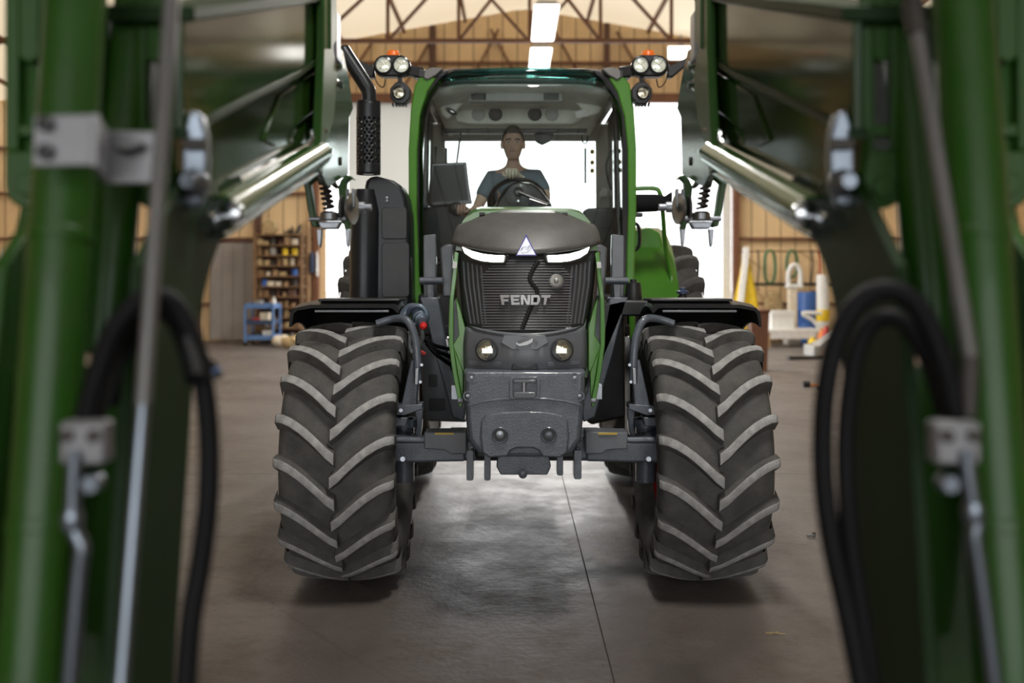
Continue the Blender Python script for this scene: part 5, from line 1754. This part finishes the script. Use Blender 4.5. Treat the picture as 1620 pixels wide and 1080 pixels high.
for k in range(NS - 1):
    z = 0.12 + k * 0.255 + 0.0135
    x = rx0 + 0.05
    n_on = 0
    sp_ = sorted(SPECIAL.get(k, []))
    while x < rx1 - 0.15:
        w = random.uniform(0.09, 0.16)
        h = random.uniform(0.08, 0.19)
        mcol = random.choice(cols)
        if sp_ and x + w + 0.04 > sp_[0][0] - 0.07:
            xs, mc, lab = sp_.pop(0)
            xs = max(xs, x + 0.085)
            c = (xs, ry0 + 0.13, z)
            tag(tin(c, 0.07, 0.16, mc), lab, 'tin')
            x = xs + 0.09
            n_on += 1
            continue
        c = (x + w / 2, ry0 + 0.14, z)
        n_on += 1
        where = '%s from the left on the %s shelf from the rack floor' % (ORD[n_on - 1], ORD[k])
        if random.random() < 0.5:
            tag(tin(c, w * 0.46, h, mcol), '%s tin, %s' % (CW[mcol], where), 'tin', 'tins on the parts rack')
        else:
            tag(carton(c, w, 0.2, h, mcol), '%s carton, %s' % (CW[mcol], where), 'carton', 'cartons on the parts rack')
        x += w + random.uniform(0.02, 0.06)
p = at(427, 0, 24.2)
o = MB()
o.loft([[Vector((p.x + sx * w, 24.2 + sy * 0.12, z)) for sx, sy in ((-1, -1), (1, -1), (1, 1), (-1, 1))] for z, w in ((2.685, 0.10), (2.80, 0.19), (2.95, 0.17), (3.05, 0.06))])
tag(o.build('paper_sack', 'sack', bevel=0.03), 'tan paper sack standing on top of the parts rack', 'sack')
mb = MB()
for k in range(7):
    a = random.uniform(-0.5, 0.5)
    mb.tube([(-5.62 + k * 0.06, 24.1, 2.71), (-5.58 + k * 0.05 + a * 0.2, 24.3, 2.76 + 0.03 * k), (-5.45 + a * 0.2, 24.4, 2.71)], 0.02, 6)
tag(mb.build('tangled_straps', 'dark_iron'), 'heap of dark straps on top of the parts rack', 'straps')

# blue tool cart
ct = empty('tool_cart', (-6.15, 23.3, 0), label='blue steel tool cart with three shelves in front of the parts rack', cat='cart')
cx0, cx1, cy0, cy1 = -6.28, -5.62, 23.0, 23.7
for xx in (cx0, cx1):
    for yy in (cy0, cy1):
        MB().bx(xx - 0.025, xx + 0.025, yy - 0.025, yy + 0.025, 0.10, 0.98).build('cart_post', 'pale_blue', ct, smooth=False)
        MB().lathe([(0.05, -0.02), (0.05, 0.02)], (xx, yy, 0.05), (1, 0, 0), 12).build('castor', 'hose_rubber', ct)
for z in (0.16, 0.52, 0.90):
    mb = MB().bx(cx0, cx1, cy0, cy1, z - 0.01, z)
    for (a, b_, c, d_) in ((cx0, cx1, cy0, cy0 + 0.01), (cx0, cx1, cy1 - 0.01, cy1), (cx0, cx0 + 0.01, cy0, cy1), (cx1 - 0.01, cx1, cy0, cy1)):
        mb.bx(a, b_, c, d_, z, z + 0.10)
    mb.build('cart_tray', 'pale_blue' if z != 0.52 else 'dark_blue', ct, smooth=False)
for (x, z, w, h, mcol, lab) in ((-5.85, 0.521, 0.20, 0.27, 'cream', 'cream bottle crate on the middle tray of the blue cart'), (-5.78, 0.161, 0.22, 0.20, 'white_paint', 'white box on the bottom tray of the blue cart'),
                                (-6.05, 0.161, 0.2, 0.16, 'dark_iron', 'dark box on the bottom tray of the blue cart'), (-6.05, 0.521, 0.18, 0.14, 'red_plastic', 'dull red box on the middle tray of the blue cart'),
                                (-6.0, 0.901, 0.16, 0.18, 'tin', 'grey box on the top tray of the blue cart')):
    tag(carton((x, 23.2, z), w, 0.22, h, mcol), lab, 'box')
for k, (x, mcol, lab) in enumerate(((-5.72, 'white_paint', 'white spray bottle on the top tray of the blue cart'), (-5.84, 'yellow', 'yellow-topped bottle on the middle tray edge of the blue cart'))):
    z = 0.901 if k == 0 else 0.521
    c = (x, 23.5 if k == 0 else 23.45, z)
    tag(MB().lathe([(0.045, 0), (0.05, 0.02), (0.05, 0.17), (0.02, 0.21), (0.02, 0.25), (0.005, 0.25)], c, (0, 0, 1), 12).build('bottle', mcol, loc=c), lab, 'bottle')
for (px, py, Y, lab) in ((441, 531, 22.7, 'cream bag lying on the floor beside the blue cart'), (456, 535, 22.3, 'small tan bundle on the floor in front of the rack'), (476, 520, 23.2, 'tan lump of sacking at the foot of the door post')):
    p = at(px, py, Y)
    z = 0.14
    o = MB().ell((p.x, Y, z), (0.17, 0.15, 0.14), 14, 8)
    o.ell((p.x + 0.12, Y - 0.02, z + 0.06), (0.12, 0.12, 0.09), 10, 6)
    tag(o.build('sack_bundle', 'sack' if px != 441 else 'cream', loc=(p.x, Y, 0)), lab, 'sack')
# clothes on the door post
mb = MB()
p = Vector((-5.03, 24.57, at(484, 412, 24.5).z))
mb.loft([[Vector((p.x + dx * w, 24.57 + dy, p.z + dz)) for dx, dy in ((-1, 0), (0, -0.06), (1, 0), (0, 0.06))] for dz, w in ((0.22, 0.03), (0.12, 0.06), (-0.1, 0.07), (-0.30, 0.06))])
tag(mb.build('hanging_jacket', 'dark_blue', loc=p), 'dark jacket hanging from the timber post by the doorway', 'jacket')
mb = MB()
p = Vector((-4.90, 24.50, at(488, 415, 24.5).z))
mb.loft([[Vector((p.x + dx * w, 24.585 + dy, p.z + dz)) for dx, dy in ((-1, 0), (0, -0.04), (1, 0), (0, 0.04))] for dz, w in ((0.28, 0.01), (0.14, 0.03), (-0.2, 0.04), (-0.35, 0.03))])
tag(mb.build('hanging_cloth', 'white_paint', loc=p), 'pale cloth hanging beside the dark jacket by the doorway', 'cloth')
# white wire rack at the far left
wr = empty('wire_rack', (-13.0, 24.2, 0), label='white wire rack at the far left edge behind the loader arm', cat='rack')
for k in range(7):
    MB().bx(-13.4, -12.5, 24.0, 24.4, 0.3 + k * 0.3, 0.33 + k * 0.3).build('wire_shelf', 'white_paint', wr, smooth=False)
for xx in (-13.4, -12.95, -12.5):
    MB().bx(xx - 0.02, xx + 0.02, 24.0, 24.04, 0, 2.3).build('post', 'white_paint', wr, smooth=False)

# ------------------------------------------------------------------ things at the far wall, right
YS = 24.25
rl = empty('hanging_rail', (7.4, YS, 2.25), label='thin brown rail on the tan wall carrying hoses, right of the doorway', cat='rail')
MB().tube([(5.75, YS, 2.27), (8.9, YS, 2.27)], 0.018, 8).build('rail', 'brown_steel', rl)
for xx in (5.8, 7.3, 8.8):
    MB().bar((xx, YS, 2.27), (xx, YB + 0.02, 2.27), 0.03).build('rail_bracket', 'brown_steel', rl)
dk = empty('low_pipe_rail', (7.4, YS, 1.45), label='dark iron pipe running along the wall below the hanging hoses', cat='pipe')
MB().tube([(5.75, YS + 0.1, 1.45), (9.2, YS + 0.1, 1.45)], 0.04, 10).build('pipe', 'dark_iron', dk)
for xx in (6.0, 8.9):
    MB().bar((xx, YS + 0.1, 1.45), (xx, YB + 0.02, 1.45), 0.04).build('pipe_bracket', 'dark_iron', dk)
for (px, w, z0, lab) in ((1217, 0.26, 1.48, 'long green hose loop hanging nearer the yellow tarpaulin'), (1252, 0.26, 1.62, 'shorter rounder green hose loop hanging above the white stand')):
    p = at(px, 395, YS - 0.05)
    c = []
    zc, hz = (2.29 + z0) / 2, (2.29 - z0) / 2
    for k in range(28):
        a = 2 * PI * k / 28
        q = 0.75 if px < 1240 else 1.0
        c.append(Vector((p.x + w / 2 * math.copysign(abs(math.cos(a)) ** q, math.cos(a)), YS - 0.05, zc + hz * math.copysign(abs(math.sin(a)) ** q, math.sin(a)))))
    mb = MB().tube(c, 0.024, 8, closed=True)
    mb.tube([v + Vector((0.02, -0.045, 0.0)) for v in c], 0.022, 8, closed=True)
    tag(mb.build('hose_loop', 'hose_green', loc=(p.x, YS, zc)), lab, 'hose', 'green hoses on the rail')
for (px, z0, mcol, lab) in ((1199, 1.3, 'dark_iron', 'black strap hanging from the rail beside the yellow tarpaulin'), (1284, 1.4, 'dark_iron', 'dark chain hanging from the rail above the blue barrel'), (1296, 1.45, 'red_plastic', 'thin red strap hanging by the white post')):
    p = at(px, 395, YS - 0.03)
    mb = MB().tube(smooth_path([(p.x, YS - 0.03, 2.30), (p.x + 0.02, YS - 0.05, 1.9), (p.x - 0.02, YS - 0.05, z0 + 0.1), (p.x + 0.03, YS - 0.05, z0)], 5), 0.022, 6)
    tag(mb.build('strap', mcol, loc=(p.x, YS, z0)), lab, 'strap')
# yellow tarpaulin with a white fold
p = at(1178, 488, 23.9)
tp = empty('tarpaulin', (p.x, 23.9, 0), label='yellow tarpaulin with a white fold, gathered to a point beside the doorway', cat='tarpaulin')
mb = MB()
rings = []
for z, w in ((0.0, 0.36), (0.6, 0.34), (1.2, 0.24), (1.8, 0.12), (2.3, 0.04)):
    ring = []
    for k in range(24):
        a = 2 * PI * k / 24
        r_ = w * (1 + 0.18 * math.sin(6 * a))
        ring.append(Vector((p.x + 0.03 + r_ * math.cos(a), 23.9 + 0.6 * r_ * math.sin(a), z)))
    rings.append(ring)
mb.loft(rings)
mb.build('sheet', 'yellow', tp)
MB().loft([[Vector((x - 0.07, 23.9 - d_, z)), Vector((x + 0.07, 23.9 - d_ - 0.02, z)), Vector((x + 0.07, 23.9 - d_ + 0.05, z)), Vector((x - 0.07, 23.9 - d_ + 0.05, z))]
           for x, z, d_ in ((p.x - 0.20, 0.3, 0.27), (p.x - 0.16, 0.9, 0.24), (p.x - 0.08, 1.5, 0.17), (p.x + 0.0, 2.0, 0.10), (p.x + 0.03, 2.36, 0.05))]).build('white_fold', 'white_paint', tp, bevel=0.01)
# sacks, boxes, bench, stand, barrel, post, chute
def sackpile(px, py, Y, w, h, mat, lab):
    p = at(px, py, Y)
    mb = MB()
    rings = []
    for i in range(9):
        t = i / 8
        rr = math.sin(PI * (0.08 + 0.84 * t)) ** 0.5
        rings.append([Vector((p.x + w * rr * math.copysign(abs(math.cos(2 * PI * k / 20)) ** 0.7, math.cos(2 * PI * k / 20)) * (1 + 0.05 * math.sin(5 * k)), Y + 0.5 * w * rr * math.sin(2 * PI * k / 20), h * t)) for k in range(20)])
    mb.loft(rings)
    tag(mb.build('sack', mat, loc=(p.x, Y, 0)), lab, 'sack')


sackpile(1224, 500, 24.35, 0.26, 1.25, 'sack', 'tall tan sack slumped against the wall below the hoses')
sackpile(1205, 520, 23.58, 0.13, 0.95, 'cardboard', 'brown sack standing in front of the yellow tarpaulin')
p = at(1236, 520, 23.0)
tag(carton((p.x, 23.05, 0.42), 0.52, 0.4, 0.42, 'white_paint'), 'white carton standing on the low white bench', 'carton')
bn = empty('low_bench', (at(1250, 540, 22.9).x, 22.9, 0), label='low white bench littered with odds and ends along the right wall', cat='bench')
b0, b1 = at(1207, 0, 22.9).x, at(1292, 0, 22.9).x
MB().bx(b0, b1, 22.6, 23.3, 0.34, 0.42).build('bench_top', 'white_paint', bn, bevel=0.01)
for xx in (b0 + 0.06, b1 - 0.06):
    for yy in (22.66, 23.24):
        MB().bx(xx - 0.04, xx + 0.04, yy - 0.04, yy + 0.04, 0, 0.34).build('leg', 'pale_wood', bn, smooth=False)
MB().bx(b0 + 0.1, b1 - 0.1, 22.6, 22.63, 0.2, 0.34).build('apron', 'white_paint', bn, smooth=False)
p = at(1256, 505, 23.6)
st = empty('hoop_stand', (p.x, 23.6, 0), label='white stand with an arched hoop on top, left of the blue barrel', cat='stand')
MB().bx(p.x - 0.14, p.x + 0.06, 23.5, 23.7, 0.42, 1.36).build('column', 'cream', st, bevel=0.02)
MB().bx(p.x - 0.2, p.x + 0.12, 23.4, 23.8, 0.0, 0.42).build('base', 'white_paint', st, bevel=0.02)
MB().bx(p.x - 0.18, p.x + 0.20, 23.48, 23.72, 1.36, 1.46).build('head', 'white_paint', st, bevel=0.02)
MB().tube(smooth_path([(p.x - 0.13, 23.6, 1.44), (p.x - 0.13, 23.6, 1.72), (p.x - 0.04, 23.6, 1.90), (p.x + 0.08, 23.6, 1.90), (p.x + 0.16, 23.6, 1.72), (p.x + 0.15, 23.6, 1.44)], 5), 0.055, 10).build('hoop', 'white_paint', st)
p = at(1279, 510, 24.25)
bl = empty('barrel', (p.x, 24.25, 0), label='blue plastic barrel standing against the right part of the far wall', cat='barrel')
MB().lathe([(0.24, 0), (0.27, 0.03), (0.28, 0.35), (0.295, 0.37), (0.28, 0.39), (0.28, 0.78), (0.295, 0.80), (0.28, 0.82), (0.27, 1.22), (0.24, 1.26), (0.01, 1.26)], (p.x, 24.25, 0), (0, 0, 1), 28).build('body', 'blue', bl)
MB().lathe([(0.05, 1.24), (0.05, 1.30), (0.01, 1.30)], (p.x + 0.12, 24.25, 0), (0, 0, 1), 12).build('bung', 'dark_blue', bl)
p = at(1302, 520, 23.2)
wp = empty('padded_post', (p.x, 23.2, 0), label='tall white roll with a yellow band beside the blue barrel', cat='roll')
MB().lathe([(0.02, 0), (0.15, 0), (0.15, 1.66), (0.13, 1.68), (0.02, 1.68)], (p.x, 23.2, 0), (0, 0, 1), 18).build('roll', 'white_paint', wp)
MB().lathe([(0.153, 0.58), (0.156, 0.60), (0.156, 0.84), (0.153, 0.86)], (p.x, 23.2, 0), (0, 0, 1), 18).build('band', 'yellow', wp)
p = at(1276, 508, 22.85)
fr_ = MB().tube(smooth_path([(p.x + 0.3, 22.85, 0.43), (p.x + 0.15, 22.85, 0.62), (p.x - 0.1, 22.85, 0.78), (p.x + 0.35, 22.85, 0.78)], 4), 0.045, 8)
tag(fr_.build('bent_white_frame', 'white_paint', loc=(p.x, 22.85, 0.42)), 'bent white tube frame resting on the low bench', 'frame')
for (px, Y, h, mcol, lab) in ((1301, 22.2, 0.46, 'orange', 'orange canister on the floor next to the grey chute'), (1308, 22.0, 0.52, 'red_plastic', 'red and white canister right of the orange one'), (1286, 21.6, 0.30, 'yellow', 'small yellow canister on the floor before the end of the bench')):
    p = at(px, 540, Y)
    c = (p.x, Y, 0)
    mb = MB().lathe([(0.09, 0), (0.10, 0.02), (0.10, h * 0.7), (0.05, h * 0.86), (0.05, h), (0.01, h)], c, (0, 0, 1), 14)
    tag(mb.build('canister', mcol, loc=c), lab, 'canister')
p = at(1305, 545, 20.0)
mb = MB()
mb.prism([(p.x - 0.24, 19.8, 0.05), (p.x + 0.5, 19.8, 0.40), (p.x + 0.5, 19.8, 0.62), (p.x - 0.24, 19.8, 0.20)], (0, 0.6, 0))
mb.prism([(p.x - 0.3, 19.75, 0.0), (p.x - 0.18, 19.75, 0.0), (p.x - 0.18, 19.75, 0.24), (p.x - 0.3, 19.75, 0.22)], (0, 0.7, 0))
mb.prism([(p.x + 0.38, 19.85, 0.0), (p.x + 0.46, 19.85, 0.0), (p.x + 0.46, 19.85, 0.45), (p.x + 0.38, 19.85, 0.42)], (0, 0.5, 0))
tag(mb.build('metal_chute', 'tin', bevel=0.01, loc=(p.x, 20, 0)), 'grey sloping metal chute on the floor near the right loader arm', 'chute')
# brown cabinet edge behind the right mudguard
p = at(1199, 520, 17.0)
cb = empty('steel_bin', (p.x, 17.0, 0), label='rusty brown steel bin just behind the right front mudguard', cat='bin')
MB().loft([[Vector((p.x + sx * w, 17.0 + sy * w, z)) for sx, sy in ((-1, -1), (1, -1), (1, 1), (-1, 1))] for z, w in ((0.0, 0.13), (1.0, 0.16), (1.02, 0.18), (1.06, 0.18))]).build('body', 'brown_steel', cb, bevel=0.01)
MB().lathe([(0.012, 0), (0.012, 0.9)], (p.x - 0.20, 16.85, 0.1), (0, 0, 1), 8).build('chrome_handle', 'chrome', cb)
for z in (0.15, 0.95):
    MB().bar((p.x - 0.20, 16.85, z), (p.x - 0.10, 16.9, z), 0.02).build('handle_bracket', 'steel', cb)

# ------------------------------------------------------------------ odds and ends on the floor
p = at(1275, 568, 1547 * 1.6 / 128.5)
tag(MB().box((p.x, p.y, 0.035), (0.75, 0.07, 0.07), (0, 0, 0.15)).box((p.x - 0.33, p.y - 0.05, 0.04), (0.08, 0.16, 0.08), (0, 0, 0.15)).build('iron_bar', 'dark_iron', bevel=0.008, loc=(p.x, p.y, 0)), 'black iron bar lying on the floor in front of the grey chute', 'bar')
hy = F_PX * CAM_H / 172.0
p = at(1283, 612, hy)
hm = empty('mallet', (p.x, hy, 0), label='black mallet with an orange handle lying on the floor at right', cat='mallet')
MB().tube([(p.x - 0.10, hy, 0.03), (p.x + 0.14, hy + 0.05, 0.02)], [0.02, 0.016], 10).build('handle', 'orange', hm)
MB().tube([(p.x - 0.12, hy - 0.0, 0.045), (p.x - 0.02, hy + 0.0, 0.045)], 0.045, 14).build('mallet_head', 'black_plastic', hm)
MB().tube([(p.x + 0.0, hy - 0.35, 0.02), (p.x + 0.12, hy - 0.32, 0.03)], 0.022, 10).build('pry_end', 'dark_iron', hm)
by = F_PX * CAM_H / 410.0
p = at(1286, 850, by)
bt = empty('dropped_bolt', (p.x, by, 0), label='shiny loose bolt lying on the concrete right of the right tyre', cat='bolt')
MB().tube([(p.x - 0.035, by, 0.010), (p.x + 0.005, by + 0.01, 0.012)], 0.007, 10).build('shank', 'zinc', bt)
MB().lathe([(0.016, 0), (0.016, 0.010), (0.012, 0.012)], (p.x + 0.005, by + 0.01, 0.0165), (1, 0.25, 0), 6).build('bolt_head', 'chrome', bt)
sy = F_PX * CAM_H / 563.0
p = at(1226, 1003, sy)
tag(MB().tube([(p.x - 0.04, sy + 0.01, 0.004), (p.x, sy, 0.007), (p.x + 0.045, sy - 0.01, 0.004)], 0.0022, 6).tube([(p.x - 0.03, sy - 0.01, 0.003), (p.x + 0.02, sy + 0.012, 0.008)], 0.0018, 6).build('straw_wisp', 'straw', loc=(p.x, sy, 0)), 'thin wisp of straw on the concrete in the right foreground', 'straw')
